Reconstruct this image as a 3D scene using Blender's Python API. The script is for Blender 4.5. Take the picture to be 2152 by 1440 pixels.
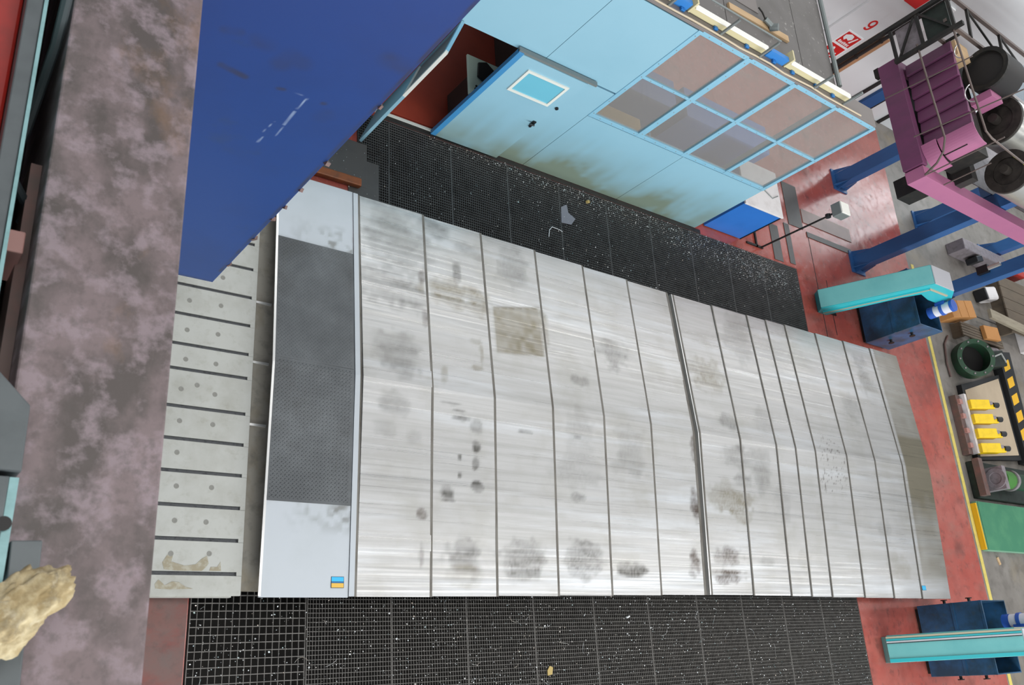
import bpy, bmesh, math, random
from mathutils import Vector, Matrix, Euler
import numpy as np
random.seed(7); rng = np.random.default_rng(7)
for o in list(bpy.data.objects): bpy.data.objects.remove(o)
SC = bpy.context.scene
COL = SC.collection

# ---------------------------------------------------------------- camera
CAMZ = 8.8
cam_d = bpy.data.cameras.new('camera'); cam = bpy.data.objects.new('camera', cam_d); COL.objects.link(cam)
right = Vector((0.79807077, -0.05469176, 0.60007654))
down = Vector((0.17210831, -0.93369529, -0.31399336))
fwd = Vector((0.57746149, 0.35386708, -0.73574202))
M = Matrix((right, -down, -fwd)).transposed().to_4x4(); M.translation = (0, 0, CAMZ)
cam.matrix_world = M
cam_d.sensor_width = 36; cam_d.lens = 1829.978 / 2152 * 36
cam_d.clip_start = 0.05; cam_d.clip_end = 200
cam_d.dof.use_dof = True; cam_d.dof.focus_distance = 11; cam_d.dof.aperture_fstop = 7
SC.camera = cam

# ---------------------------------------------------------------- light
W = bpy.data.worlds.new('hall_daylight'); SC.world = W; W.use_nodes = True
W.node_tree.nodes['Background'].inputs[0].default_value = (0.86, 0.93, 1.0, 1)
W.node_tree.nodes['Background'].inputs[1].default_value = 0.30
def area(name, loc, rot, sx, sy, power, col=(1, 1, 1)):
    l = bpy.data.lights.new(name, 'AREA'); l.shape = 'RECTANGLE'; l.size = sx; l.size_y = sy; l.energy = power; l.color = col
    o = bpy.data.objects.new(name, l); COL.objects.link(o); o.location = loc; o.rotation_euler = rot; return o
# rows of roof skylights and the tall windows along the right-hand side of the hall
area('roof_skylight', (15, 0.8, 11.5), (0, 0, 0), 34, 1.3, 850, (1, 0.98, 0.96))
area('roof_skylight', (15, 5.6, 11.5), (0, 0, 0), 34, 0.9, 450, (1, 0.98, 0.96))
area('roof_skylight', (17, 11.6, 11.5), (0, 0, 0), 34, 1.1, 900, (1, 0.98, 0.96))
area('side_windows', (12, -11, 6.5), (math.radians(80), 0, 0), 30, 5, 4200, (0.95, 0.98, 1))
area('wall_window_daylight', (23.6, 13.4, 4.05), (math.radians(-90), 0, 0), 7.4, 4.6, 900, (0.95, 0.98, 1))
SC.view_settings.view_transform = 'Standard'; SC.view_settings.look = 'None'
SC.view_settings.exposure = 0.0; SC.view_settings.gamma = 1.0; SC.view_settings.use_curve_mapping = False

# ---------------------------------------------------------------- helpers
def lin(c):
    if isinstance(c, str): c = [int(c[i:i+2], 16) / 255 for i in (0, 2, 4)]
    return tuple((v / 12.92 if v <= 0.04045 else ((v + 0.055) / 1.055) ** 2.4) for v in c) + (1,)

MATS = {}
def mat(name, col, rough=0.5, metal=0.0, layers=(), bump=0.0, bscale=(30, 30, 30), rvar=0.0, spec=0.5):
    """layers: (scale xyz, lo, hi, colour, strength[, detail]) noise layers, or ('attr', name, colour, strength)."""
    m = bpy.data.materials.new(name); m.use_nodes = True; N = m.node_tree.nodes; L = m.node_tree.links
    b = N['Principled BSDF']; b.inputs['Roughness'].default_value = rough; b.inputs['Metallic'].default_value = metal
    b.inputs['Specular IOR Level'].default_value = spec
    tc = N.new('ShaderNodeTexCoord')
    rgb = N.new('ShaderNodeRGB'); rgb.outputs[0].default_value = lin(col); cur = rgb.outputs[0]
    for i, ly in enumerate(layers):
        if ly[0] == 'attr':
            at_ = N.new('ShaderNodeAttribute'); at_.attribute_name = ly[1]; fac = at_.outputs['Fac']; c, s = ly[2], ly[3]
        else:
            mp = N.new('ShaderNodeMapping'); mp.inputs['Scale'].default_value = ly[0]; mp.inputs['Location'].default_value = (i * 3.7, i * 1.9, i * 5.1)
            L.new(tc.outputs['Object'], mp.inputs[0])
            nz = N.new('ShaderNodeTexNoise'); nz.inputs['Scale'].default_value = 1; nz.inputs['Detail'].default_value = ly[5] if len(ly) > 5 else 5
            nz.inputs['Roughness'].default_value = 0.6
            L.new(mp.outputs[0], nz.inputs['Vector'])
            mr = N.new('ShaderNodeMapRange'); mr.inputs[1].default_value = ly[1]; mr.inputs[2].default_value = ly[2]
            L.new(nz.outputs['Fac'], mr.inputs[0]); fac = mr.outputs[0]; c, s = ly[3], ly[4]
        mu = N.new('ShaderNodeMath'); mu.operation = 'MULTIPLY'; mu.inputs[1].default_value = s; mu.use_clamp = True
        L.new(fac, mu.inputs[0])
        mx = N.new('ShaderNodeMix'); mx.data_type = 'RGBA'; L.new(mu.outputs[0], mx.inputs[0]); L.new(cur, mx.inputs[6])
        mx.inputs[7].default_value = lin(c); cur = mx.outputs[2]
    L.new(cur, b.inputs['Base Color'])
    if bump or rvar:
        mp = N.new('ShaderNodeMapping'); mp.inputs['Scale'].default_value = bscale; L.new(tc.outputs['Object'], mp.inputs[0])
        nz = N.new('ShaderNodeTexNoise'); nz.inputs['Scale'].default_value = 1; nz.inputs['Detail'].default_value = 4; L.new(mp.outputs[0], nz.inputs['Vector'])
        if bump:
            bp = N.new('ShaderNodeBump'); bp.inputs['Strength'].default_value = bump; bp.inputs['Distance'].default_value = 0.01
            L.new(nz.outputs['Fac'], bp.inputs['Height']); L.new(bp.outputs[0], b.inputs['Normal'])
        if rvar:
            mr = N.new('ShaderNodeMapRange'); mr.inputs[1].default_value = 0.3; mr.inputs[2].default_value = 0.7
            mr.inputs[3].default_value = max(0.03, rough - rvar); mr.inputs[4].default_value = rough + rvar
            L.new(nz.outputs['Fac'], mr.inputs[0]); L.new(mr.outputs[0], b.inputs['Roughness'])
    MATS[name] = m
    return m

def wloc(o):
    v = Vector((0, 0, 0))
    while o: v += o.location; o = o.parent
    return v

class MB:
    def __init__(s): s.v = []; s.f = []; s.mi = []; s.cur = 0
    def _add(s, vs, fs):
        k = len(s.v); s.v += [tuple(p) for p in vs]
        for f in fs: s.f.append(tuple(i + k for i in f)); s.mi.append(s.cur)
        return s
    def box(s, x0, x1, y0, y1, z0, z1):
        return s._add([(x0,y0,z0),(x1,y0,z0),(x1,y1,z0),(x0,y1,z0),(x0,y0,z1),(x1,y0,z1),(x1,y1,z1),(x0,y1,z1)],
                      [(0,3,2,1),(4,5,6,7),(0,1,5,4),(1,2,6,5),(2,3,7,6),(3,0,4,7)])
    def obox(s, c, size, rot):
        R = rot if isinstance(rot, Matrix) else Euler(rot).to_matrix(); c = Vector(c); h = Vector(size) / 2
        P = [c + R @ Vector((sx*h.x, sy*h.y, sz*h.z)) for sz in (-1,1) for sx, sy in ((-1,-1),(1,-1),(1,1),(-1,1))]
        return s._add(P, [(0,3,2,1),(4,5,6,7),(0,1,5,4),(1,2,6,5),(2,3,7,6),(3,0,4,7)])
    def beam(s, p0, p1, w, h, up=(0,0,1)):
        p0 = Vector(p0); p1 = Vector(p1); d = (p1-p0); L = d.length; x = d.normalized(); u = Vector(up)
        if abs(x.dot(u)) > 0.98: u = Vector((0,1,0))
        y = u.cross(x).normalized(); z = x.cross(y)
        return s.obox((p0+p1)/2, (L, w, h), Matrix((x, y, z)).transposed())
    def prism(s, poly, vec):
        n = len(poly); vec = Vector(vec)
        P = [Vector(p) for p in poly]; P += [p + vec for p in P]
        return s._add(P, [tuple(range(n-1,-1,-1)), tuple(range(n, 2*n))] + [(i, (i+1)%n, (i+1)%n+n, i+n) for i in range(n)])
    def cyl(s, p0, p1, r0, r1=None, n=20, caps=True):
        p0 = Vector(p0); p1 = Vector(p1); r1 = r0 if r1 is None else r1
        d = (p1-p0).normalized(); a = d.orthogonal().normalized(); b = d.cross(a)
        A = [p0 + (a*math.cos(t)+b*math.sin(t))*r0 for t in [2*math.pi*i/n for i in range(n)]]
        B = [p1 + (a*math.cos(t)+b*math.sin(t))*r1 for t in [2*math.pi*i/n for i in range(n)]]
        F = [(i, (i+1)%n, (i+1)%n+n, i+n) for i in range(n)]
        if caps: F += [tuple(range(n-1,-1,-1)), tuple(range(n, 2*n))]
        return s._add(A+B, F)
    def ring(s, p0, p1, ro, ri, n=28):
        p0 = Vector(p0); p1 = Vector(p1); d = (p1-p0).normalized(); a = d.orthogonal().normalized(); b = d.cross(a)
        P = []
        for p in (p0, p1):
            for r in (ro, ri): P += [p + (a*math.cos(2*math.pi*i/n)+b*math.sin(2*math.pi*i/n))*r for i in range(n)]
        F = []
        for i in range(n):
            j = (i+1) % n
            F += [(i,j,j+2*n,i+2*n), (i+n,i+3*n,j+3*n,j+n), (i,i+n,j+n,j), (i+2*n,j+2*n,j+3*n,i+3*n)]
        return s._add(P, F)
    def tube(s, pts, r, n=8):
        pts = [Vector(p) for p in pts]; k = len(pts); P = []
        ref = None
        for i, p in enumerate(pts):
            d = (pts[min(i+1,k-1)] - pts[max(i-1,0)]).normalized()
            a = d.orthogonal().normalized() if ref is None else (ref - d*ref.dot(d)).normalized()
            ref = a; b = d.cross(a)
            P += [p + (a*math.cos(2*math.pi*j/n)+b*math.sin(2*math.pi*j/n))*r for j in range(n)]
        F = [(i*n+j, i*n+(j+1)%n, (i+1)*n+(j+1)%n, (i+1)*n+j) for i in range(k-1) for j in range(n)]
        F += [tuple(range(n-1,-1,-1)), tuple(range((k-1)*n, k*n))]
        return s._add(P, F)
    def build(s, name, material, parent=None, bevel=0.0, smooth=False, label=None, segs=2):
        off = wloc(parent) if parent else Vector((0,0,0))
        me = bpy.data.meshes.new(name)
        me.from_pydata([tuple(Vector(p) - off) for p in s.v], [], s.f)
        bm = bmesh.new(); bm.from_mesh(me); bmesh.ops.recalc_face_normals(bm, faces=bm.faces); bm.to_mesh(me); bm.free()
        o = bpy.data.objects.new(name, me); COL.objects.link(o)
        for m_ in (material if isinstance(material, (list, tuple)) else [material]): me.materials.append(MATS[m_])
        if isinstance(material, (list, tuple)):
            for p, i in zip(me.polygons, s.mi): p.material_index = i
        if parent: o.parent = parent
        if smooth:
            me.polygons.foreach_set('use_smooth', [True]*len(me.polygons))
            try: me.set_sharp_from_angle(angle=math.radians(40))
            except Exception: pass
        if bevel:
            b = o.modifiers.new('edge', 'BEVEL'); b.width = bevel; b.segments = segs; b.limit_method = 'ANGLE'; b.angle_limit = math.radians(35)
        if label: o['label'] = label
        return o

def thing(name, loc, label, cat, group=None):
    o = bpy.data.objects.new(name, None); COL.objects.link(o); o.location = loc; o.empty_display_size = 0.1
    o['label'] = label; o['category'] = cat
    if group: o['group'] = group
    return o
def tag(o, label, cat, group=None, kind=None):
    o['label'] = label; o['category'] = cat
    if group: o['group'] = group
    if kind: o['kind'] = kind
    return o
def origin_to_base(o):
    """move a one-mesh thing's origin to the centre of its base"""
    me = o.data; co = np.empty(len(me.vertices)*3); me.vertices.foreach_get('co', co); co = co.reshape(-1,3)
    c = Vector(((co[:,0].min()+co[:,0].max())/2, (co[:,1].min()+co[:,1].max())/2, co[:,2].min()))
    me.transform(Matrix.Translation(-c)); o.location = o.location + c
    return o
def struct(o): o['kind'] = 'structure'; return o
ORD = ['first','second','third','fourth','fifth','sixth','seventh','eighth','ninth','tenth','eleventh','twelfth']

# ---------------------------------------------------------------- materials
mat('steel_cover', 'b7b7b6', 0.35, 0.68, [((0.5,12,1),0.45,0.75,'989793',0.55),((0.3,26,1),0.52,0.8,'83817c',0.3),((1.6,1.6,1),0.5,0.75,'9c9a92',0.5),((0.3,4,1),0.52,0.7,'d4d9de',0.55),
     ('attr','grey','5a5955',1.0),('attr','tan','7d7766',1.0),('attr','rust','4b4038',0.95)], bump=0.03, bscale=(0.4,45,1), rvar=0.1)
mat('cover_edge', '77746e', 0.5, 0.6, [((4,3,2),0.4,0.7,'4a443c',0.6)])
mat('seal_black', '1d1b1b', 0.6)
mat('cover_flat', 'b4babf', 0.42, 0.35, [((1.5,1.5,1),0.45,0.75,'aab0b2',0.5),('attr','grey','6a6a64',1.0)], bump=0.03)
mat('tread', '55585a', 0.45, 0.55, [((1.6,1.6,1),0.4,0.7,'6f7375',0.7),((1.1,1.1,1),0.5,0.75,'3c3a37',0.6)], bump=0.1)
mat('table_steel', 'b5b6b0', 0.5, 0.25, [((3,3,1),0.45,0.8,'959388',0.6),((12,12,1),0.55,0.8,'8a8676',0.4)], bump=0.03)
mat('slot_dark', '5b5d60', 0.5, 0.4, [((30,30,5),0.5,0.7,'35363a',0.7)])
mat('hole_dark', '87867f', 0.6)
mat('puddle_tan', '948b74', 0.35, 0.0, [((16,16,2),0.45,0.62,'aaa696',0.85)])
mat('stained_steel', '8e8a80', 0.5, 0.3, [((3,2,1),0.45,0.7,'6b5c3e',0.7),((8,8,2),0.5,0.75,'5c5a55',0.6)])
mat('bright_steel', 'd6d6d4', 0.3, 0.7)
mat('dark_iron', '2c2b2a', 0.6, 0.2, [((5,5,5),0.4,0.7,'3d3833',0.6)])
mat('grate_iron', '74716d', 0.5, 0.4, [((9,9,2),0.45,0.75,'4a4744',0.7)])
mat('grate_fine', '6c6c6b', 0.5, 0.4, [((5,5,2),0.45,0.75,'4b4a49',0.7)])
mat('pit_dark', '2a2826', 0.8, 0.0, [((3,3,3),0.4,0.7,'3a3632',0.6)])
mat('swarf', 'c9cccc', 0.35, 0.7, [((6,6,1),0.5,0.6,'a5865c',0.5),((9,9,1),0.55,0.6,'8fc0c4',0.5)])
mat('floor_red', 'a44e43', 0.22, 0.0, [((0.5,0.5,1),0.4,0.65,'ac6d64',0.7),((2.5,2.5,1),0.5,0.75,'84413a',0.6),((0.9,2.4,1),0.55,0.72,'8d6a60',0.5),((1.3,1.3,1),0.55,0.72,'5e3a34',0.6,8),((7,7,1),0.56,0.75,'4f3b37',0.6,8)], bump=0.05, bscale=(6,6,1), rvar=0.1)
mat('floor_concrete', '736e68', 0.5, 0.0, [((1,1,1),0.4,0.7,'8d8882',0.7),((3,3,1),0.48,0.7,'544f49',0.7),((0.7,0.9,1),0.55,0.75,'8d7e60',0.5)], bump=0.05, bscale=(8,8,1))
mat('floor_dirty', '74504a', 0.5, 0.0, [((2,2,1),0.45,0.7,'605a57',0.7),((3,5,1),0.5,0.7,'7c3d36',0.7),((12,12,1),0.5,0.7,'4f4441',0.5)])
mat('floor_plate', '5c5a58', 0.45, 0.3, [((3,3,1),0.45,0.7,'525150',0.7)])
mat('floor_plate_pink', '8d7872', 0.4, 0.1, [((3,3,1),0.45,0.7,'7a6a66',0.7)])
mat('line_yellow', 'cdbb62', 0.6, 0.0, [((8,8,2),0.5,0.75,'9a8c55',0.6)])
mat('beam_stained', '7d6e6f', 0.55, 0.1, [((5,3.5,2),0.42,0.60,'4a4440',0.85,8),((13,13,4),0.48,0.62,'9c8c92',0.65,9),((32,32,8),0.5,0.66,'57504d',0.45,9),((2.6,1.6,1),0.58,0.72,'86643f',0.6,6),((22,16,4),0.58,0.75,'4c4643',0.5,8)], bump=0.05)
mat('ram_blue', '133a76', 0.38, 0.0, [((0.8,0.8,0.8),0.45,0.75,'163262',0.6),((2,2,2),0.62,0.8,'2c3f55',0.5),('attr','scratch','9fb4cc',0.8),('attr','smudge','2a2f3c',0.8)], bump=0.03)
mat('grey_plate', '5e6466', 0.5, 0.3, [((9,9,3),0.45,0.7,'4d5355',0.6)])
mat('cyan_edge', '86aeb0', 0.45, 0.2, [((12,20,4),0.45,0.7,'6c8f90',0.6)])
mat('red_paint', 'a8241a', 0.4, 0.0, [((6,6,3),0.45,0.7,'5c201a',0.6)])
mat('dark_pink', 'a37770', 0.5)
mat('rubber_hose', '2f3538', 0.45)
mat('hose_grey', '3d4547', 0.4)
mat('rag_cloth', 'a8956e', 0.9, 0.0, [((24,24,24),0.42,0.62,'cdbf9c',0.8),((15,15,15),0.5,0.66,'5f523c',0.85),((30,30,30),0.55,0.7,'e6dbbd',0.6)], bump=0.6, bscale=(40,40,40))
mat('cabin_blue', '8bb7c8', 0.42, 0.0, [((0.8,0.8,0.8),0.45,0.7,'82b0c2',0.5),('attr','grime','70775c',1.0)], bump=0.02)
mat('cabin_trim', '82b5cb', 0.4, 0.0, [((3,3,3),0.45,0.7,'74a6bd',0.5)])
mat('door_edge_blue', '3f86b8', 0.4)
mat('seam_blue', '4f93b4', 0.5)
mat('roof_grey', '6b6866', 0.6, 0.0, [((2,2,1),0.45,0.7,'5c5956',0.7),((14,14,2),0.62,0.7,'b7b4ae',0.6)])
mat('fascia', '7a7471', 0.55, 0.0, [((3,3,1),0.45,0.7,'77716d',0.6)])
mat('rail_grey', '7d8483', 0.45, 0.4)
mat('lamp_white', 'efeee6', 0.4)
mat('lamp_cream', 'cfc59c', 0.5)
mat('bracket_blue', '2f7cc4', 0.45)
mat('cable_beige', 'c3b59c', 0.6)
mat('white_frame', 'd9dcd4', 0.45)
mat('door_glass', '6fb9cd', 0.15, 0.0, [((1,1,1),0.4,0.7,'65aec4',0.4)])
mat('black_paint', '15171a', 0.45)
mat('int_red', '8e3524', 0.5, 0.0, [((1,1,1),0.4,0.6,'a5402a',0.7)])
mat('int_floor', 'b8a892', 0.6, 0.0, [((0.8,0.8,1),0.45,0.65,'857466',0.7)])
mat('int_blue', '3c68ae', 0.5)
mat('int_dark', '4a3f3a', 0.6)
mat('console_green', 'd6ecdc', 0.5)
mat('paper', 'd6dde6', 0.7)
mat('box_yellow', 'e0b45e', 0.6)
mat('cabinet_blue', '2b6fc0', 0.4, 0.0, [((2,2,2),0.45,0.7,'2562ad',0.5)])
mat('cabinet_white', 'd8d4d3', 0.5, 0.0, [((4,4,1),0.5,0.75,'b9b2ae',0.6)])
mat('copper_bar', '9a5a36', 0.5, 0.2, [((9,9,3),0.45,0.7,'6a4a38',0.6)])
mat('column_blue', '2f5f96', 0.45, 0.0, [((2,2,1),0.45,0.7,'284f80',0.6)])
mat('column_pale', '5b8fc6', 0.45)
mat('purple', '6f3d5e', 0.5, 0.0, [((3,3,1.5),0.42,0.68,'5a3a50',0.7)])
mat('pink', 'a86688', 0.5, 0.0, [((2,2,2),0.45,0.7,'9f6084',0.5)])  # same purple paint on daylit faces, brightening put into the colour
mat('black_steel', '22211f', 0.5, 0.3, [((6,6,6),0.5,0.7,'3c3630',0.6)])
mat('rod_brown', '6a5e59', 0.45, 0.4)
mat('roll_steel', 'c9c9c4', 0.28, 0.6, [((3,3,3),0.5,0.7,'aaa8a2',0.5)])
mat('roll_end', '3a3531', 0.5, 0.3, [((8,8,8),0.45,0.7,'1e1c1a',0.7)])
mat('tape_yellow', 'd8d83c', 0.5)
mat('turquoise', '2fb3bb', 0.4, 0.0, [((2,2,2),0.45,0.7,'48a7ae',0.5)])
mat('turq_grey', '6fb7b6', 0.45, 0.0, [((2,2,2),0.45,0.7,'5aa6a8',0.6)])
mat('conveyor_lid', 'b9bcc0', 0.45)
mat('conveyor_trim', 'b0aa92', 0.5)
mat('bin_blue', '2f5a80', 0.34, 0.1, [((3,3,3),0.4,0.62,'26404f',0.8),((9,9,9),0.55,0.75,'47503f',0.4)])
mat('bin_inside', '141210', 0.8)
mat('motor_blue', '2d5cb5', 0.4)
mat('motor_white', 'd9dce6', 0.4)
mat('wall_white', 'd7dadb', 0.7, 0.0, [((0.6,0.6,0.6),0.45,0.7,'cdd0cf',0.5),((3,3,1),0.6,0.8,'b9bbb9',0.4)])
mat('wall_brown', 'a97f5c', 0.6)
mat('wall_blue', '1f4f86', 0.5)
mat('wall_black', '1c1715', 0.6)
mat('sign_white', 'eceeee', 0.5)
mat('sign_red', 'c8201f', 0.45)
mat('green_casting', '23452f', 0.5, 0.2, [((6,6,6),0.45,0.7,'2e332c',0.7)])
mat('green_paint', '397a5b', 0.5, 0.0, [((3,3,3),0.45,0.7,'4f8c66',0.6)])
mat('green_pale', '76a388', 0.5)
mat('green_bright', '3f7430', 0.5)
mat('dark_machine', '26302a', 0.5, 0.3, [((6,6,6),0.45,0.7,'161614',0.7)])
mat('machine_grey', '8c8488', 0.5, 0.3, [((8,8,8),0.45,0.7,'5a5452',0.6)])
mat('beige_board', 'b3a28a', 0.6, 0.0, [((2,2,1),0.45,0.7,'a5937c',0.6)])
mat('black_border', '17191b', 0.6)
mat('hazard_yellow', 'ddaa1b', 0.5)
mat('yellow_paint', 'e8c313', 0.45, 0.0, [((8,8,8),0.5,0.7,'c9a412',0.5)])
mat('carriage_brown', '66544f', 0.55, 0.2, [((8,8,8),0.45,0.7,'8b5b54',0.5)])
mat('wood_old', '5d5143', 0.75, 0.0, [((2,14,2),0.45,0.7,'4d453a',0.7)])
mat('wood_pale', '8c8371', 0.75, 0.0, [((2,14,2),0.45,0.7,'73695a',0.7)])
mat('wood_roof', 'bfa27d', 0.7, 0.0, [((3,12,3),0.45,0.7,'a88a66',0.6)])
mat('cardboard', 'b07b43', 0.75, 0.0, [((3,3,3),0.45,0.7,'a06c3a',0.5)])
mat('sticker_blue', '39b4e6', 0.5); mat('sticker_navy', '2f6fa0', 0.5); mat('sticker_yellow', 'e0b44f', 0.5)
mat('chip_white', 'e8ebec', 0.5); mat('scrap_grey', '8a8a92', 0.5, 0.3); mat('leaf_tan', 'b09a60', 0.7)
mat('pipe_brown', '5a4434', 0.5)

def glass(name, tint, alpha, rough=0.06):
    m = bpy.data.materials.new(name); m.use_nodes = True; N = m.node_tree.nodes; L = m.node_tree.links
    for n in list(N): N.remove(n)
    out = N.new('ShaderNodeOutputMaterial'); tr = N.new('ShaderNodeBsdfTransparent'); tr.inputs[0].default_value = (0.93,0.95,0.96,1)
    p = N.new('ShaderNodeBsdfPrincipled'); p.inputs['Base Color'].default_value = lin(tint); p.inputs['Roughness'].default_value = rough
    mx = N.new('ShaderNodeMixShader'); mx.inputs[0].default_value = alpha
    L.new(tr.outputs[0], mx.inputs[1]); L.new(p.outputs[0], mx.inputs[2]); L.new(mx.outputs[0], out.inputs[0]); MATS[name] = m
glass('cabin_glass', 'aaa59e', 0.36)
glass('hall_glass', 'd5dfe6', 0.25)

def set_attr(o, name, vals):
    a = o.data.attributes.new(name, 'FLOAT', 'POINT'); a.data.foreach_set('value', np.asarray(vals, dtype=np.float32))
def hashnoise(x, y, s, seed=0):
    """smooth value noise for stain outlines"""
    r = np.random.default_rng(seed); T = r.random((64,64)); x = np.asarray(x)*s; y = np.asarray(y)*s
    xi = np.floor(x).astype(int); yi = np.floor(y).astype(int); fx = x-xi; fy = y-yi
    fx = fx*fx*(3-2*fx); fy = fy*fy*(3-2*fy)
    g = lambda a, b: T[a % 64, b % 64]
    return (g(xi,yi)*(1-fx)+g(xi+1,yi)*fx)*(1-fy)+(g(xi,yi+1)*(1-fx)+g(xi+1,yi+1)*fx)*fy

# ================================================================= SETTING
# floor: red painted shop floor with two chip pits under the gratings
PX0, PX1 = 2.78, 14.08        # front pit
QX0, QX1 = 4.52, 14.13        # rear pit
def rects(mb, z, t, rs):
    for x0, x1, y0, y1 in rs: mb.box(x0, x1, y0, y1, z-t, z)
fl = MB(); rects(fl, 0, 0.3, [(-6,PX0,-8,2.0),(PX0,PX1,-8,-1.3),(PX1,18.72,-8,2.0),(-6,18.72,2.0,4.9),(-6,QX0,4.9,7.12),(QX1,18.72,4.9,7.12),(-6,18.72,7.12,12.5)])
floor = struct(fl.build('floor', 'floor_red'))
cs = MB(); cs.box(18.72, 34, -8, 12.5, -0.3, 0.0); cs.build('concrete_slab', 'floor_concrete', floor)
pl = MB(); pl.box(PX0-.05, PX1+.05, -1.35, 2.05, -0.75, -0.7); pl.box(QX0-.05, QX1+.05, 4.85, 7.17, -0.75, -0.7)
for x0, x1, y0, y1 in ((PX0,PX1,-1.3,2.0),(QX0,QX1,4.9,7.12)):
    pl.box(x0-.04,x0,y0,y1,-.7,-.045); pl.box(x1,x1+.04,y0,y1,-.7,-.045); pl.box(x0,x1,y0-.04,y0,-.7,-.045); pl.box(x0,x1,y1,y1+.04,-.7,-.045)
pl.build('pit_lining', 'pit_dark', floor)
yl = MB(); yl.prism([(18.70,-8,0.001),(18.82,-8,0.001),(18.97,8.4,0.001),(18.85,8.4,0.001)], (0,0,0.004)); yl.build('floor_line', 'line_yellow', floor)
dp = MB(); dp.box(1.2, 2.77, -1.3, 0.84, 0.0005, 0.004); dp.build('floor_patch', 'floor_dirty', floor)
for i, (x0,x1,y0,y1,m_) in enumerate([(14.14,14.62,8.12,9.12,'floor_plate'),(14.66,16.4,8.3,8.62,'floor_plate_pink'),(13.45,13.72,7.16,7.95,'floor_plate'),(14.72,16.3,7.98,8.1,'floor_plate'),(13.95,14.12,7.2,8.1,'floor_plate'),(3.4,4.66,5.95,6.6,'floor_plate'),(4.4,4.84,5.5,6.36,'floor_plate'),(4.85,11.3,7.115,7.188,'dark_iron')]):
    b = MB(); b.box(x0,x1,y0,y1,0.001,0.012+0.004*(i%2)); b.build('trench_cover', m_, floor, bevel=0.003)
for y0, y1, x in ((5.9,7.1,15.1),(4.95,8.0,14.75)):
    b = MB(); b.box(x,x+0.02,y0,y1,0.0005,0.002); b.build('floor_joint', 'black_border', floor)
b = MB(); b.box(20.5,23.5,7.62,7.64,0.0005,0.002); b.build('floor_joint', 'black_border', floor)

# long wall behind the cabin with a tall window
wl = MB(); WY = 12.36
wl.box(-6,19.8,WY,WY+.3,0,9); wl.box(27.5,34,WY,WY+.3,0,9); wl.box(19.8,27.5,WY,WY+.3,0,1.6); wl.box(19.8,27.5,WY,WY+.3,6.5,9)
wall = struct(wl.build('wall_left', 'wall_white'))
w1 = MB()
for x in (19.8,21.7,23.6,25.5,27.42): w1.box(x,x+.08,WY+.08,WY+.2,1.6,6.5)
for z in (1.6,3.2,4.8,6.42): w1.box(19.8,27.5,WY+.09,WY+.19,z,z+.08)
win = struct(w1.build('window_1', 'white_frame'))
for i in range(4):
    for z in (1.66,3.26,4.86):
        p = MB(); p.box(19.86+1.9*i,21.72+1.9*i,WY+.13,WY+.14,z,z+1.56); p.build('pane', 'hall_glass', win)
# pilaster strips, pipe and painted bands on the wall
def wallbox(name, m_, x0, x1, z0, z1, d, parent=wall):
    b = MB(); b.box(x0,x1,WY-d,WY+.001,z0,z1); return b.build(name, m_, parent, bevel=0.01)
wallbox('pilaster', 'wall_white', 14.78,15.82,0,9,.06)
wallbox('tan_band', 'wall_brown', 15.84,16.3,0,1.9,.05)
b = MB(); b.tube([(16.02,WY-.12,0),(16.02,WY-.12,6)], .045); b.build('drain_pipe', 'wall_black', wall, smooth=True)
for z in (.6,1.2,1.8): b = MB(); b.box(15.98,16.06,WY-.16,WY,z,z+.05); b.build('pipe_clip', 'black_steel', wall)
wallbox('black_band', 'wall_black', 17.42,17.5,0,1.0,.06)
wallbox('blue_panel', 'wall_blue', 17.72,18.12,0,1.2,.08)
wallbox('black_band', 'wall_black', 18.12,18.17,0,1.2,.08)
wallbox('base_strip', 'wall_black', 18.85,18.95,0,.5,.05)
wallbox('red_panel', 'sign_red', 15.35,15.8,2.75,3.3,.07)
wallbox('white_panel', 'sign_white', 15.9,16.6,2.3,3.2,.05)
# extinguisher signs and the pillar number
SGY = WY-.06
def sign(z0, z1, label):
    t = thing('safety_sign', (15.44,SGY,z0), label, 'sign')
    b = MB(); b.box(15.17,15.71,SGY-.012,SGY-.001,z0,z1); b.build('board', 'sign_white', t)
    b = MB(); b.box(15.21,15.67,SGY-.016,SGY-.012,z0+.03,z1-.03); b.build('red_field', 'sign_red', t)
    return t
Y0, Y1 = SGY-.020, SGY-.016
t = sign(1.22,1.62,'red sign with white flame pictogram and lettering, under the number nine')
b = MB()
b.prism([(15.24,Y0,1.50),(15.36,Y0,1.57),(15.46,Y0,1.55),(15.50,Y0,1.47),(15.44,Y0,1.40),(15.36,Y0,1.43),(15.33,Y0,1.37),(15.25,Y0,1.42)], (0,.004,0))
b.prism([(15.50,Y0,1.37),(15.58,Y0,1.56),(15.61,Y0,1.55),(15.55,Y0,1.36)], (0,.004,0)); b.build('pictogram', 'sign_white', t)
b = MB()
for k in range(6): b.prism([(15.26+.06*k,Y0,1.27),(15.30+.06*k,Y0,1.27),(15.30+.06*k,Y0,1.34-.01*(k%2)),(15.26+.06*k,Y0,1.34-.02*(k%3))], (0,.004,0))
b.build('lettering', 'sign_white', t)
t = sign(.82,1.22,'lower red sign with white bottle pictogram, partly behind the cabin roof')
b = MB(); b.prism([(15.33,Y0,.87),(15.43,Y0,.87),(15.43,Y0,1.08),(15.40,Y0,1.13),(15.36,Y0,1.13),(15.33,Y0,1.08)], (0,.004,0))
b.prism([(15.50,Y0,.88),(15.54,Y0,.88),(15.60,Y0,1.0),(15.57,Y0,1.02)], (0,.004,0)); b.build('pictogram', 'sign_white', t)
nine = [(15.45+.075*math.cos(t_), 2.0+.085*math.sin(t_)) for t_ in np.linspace(0,2*math.pi,25)]
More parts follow.
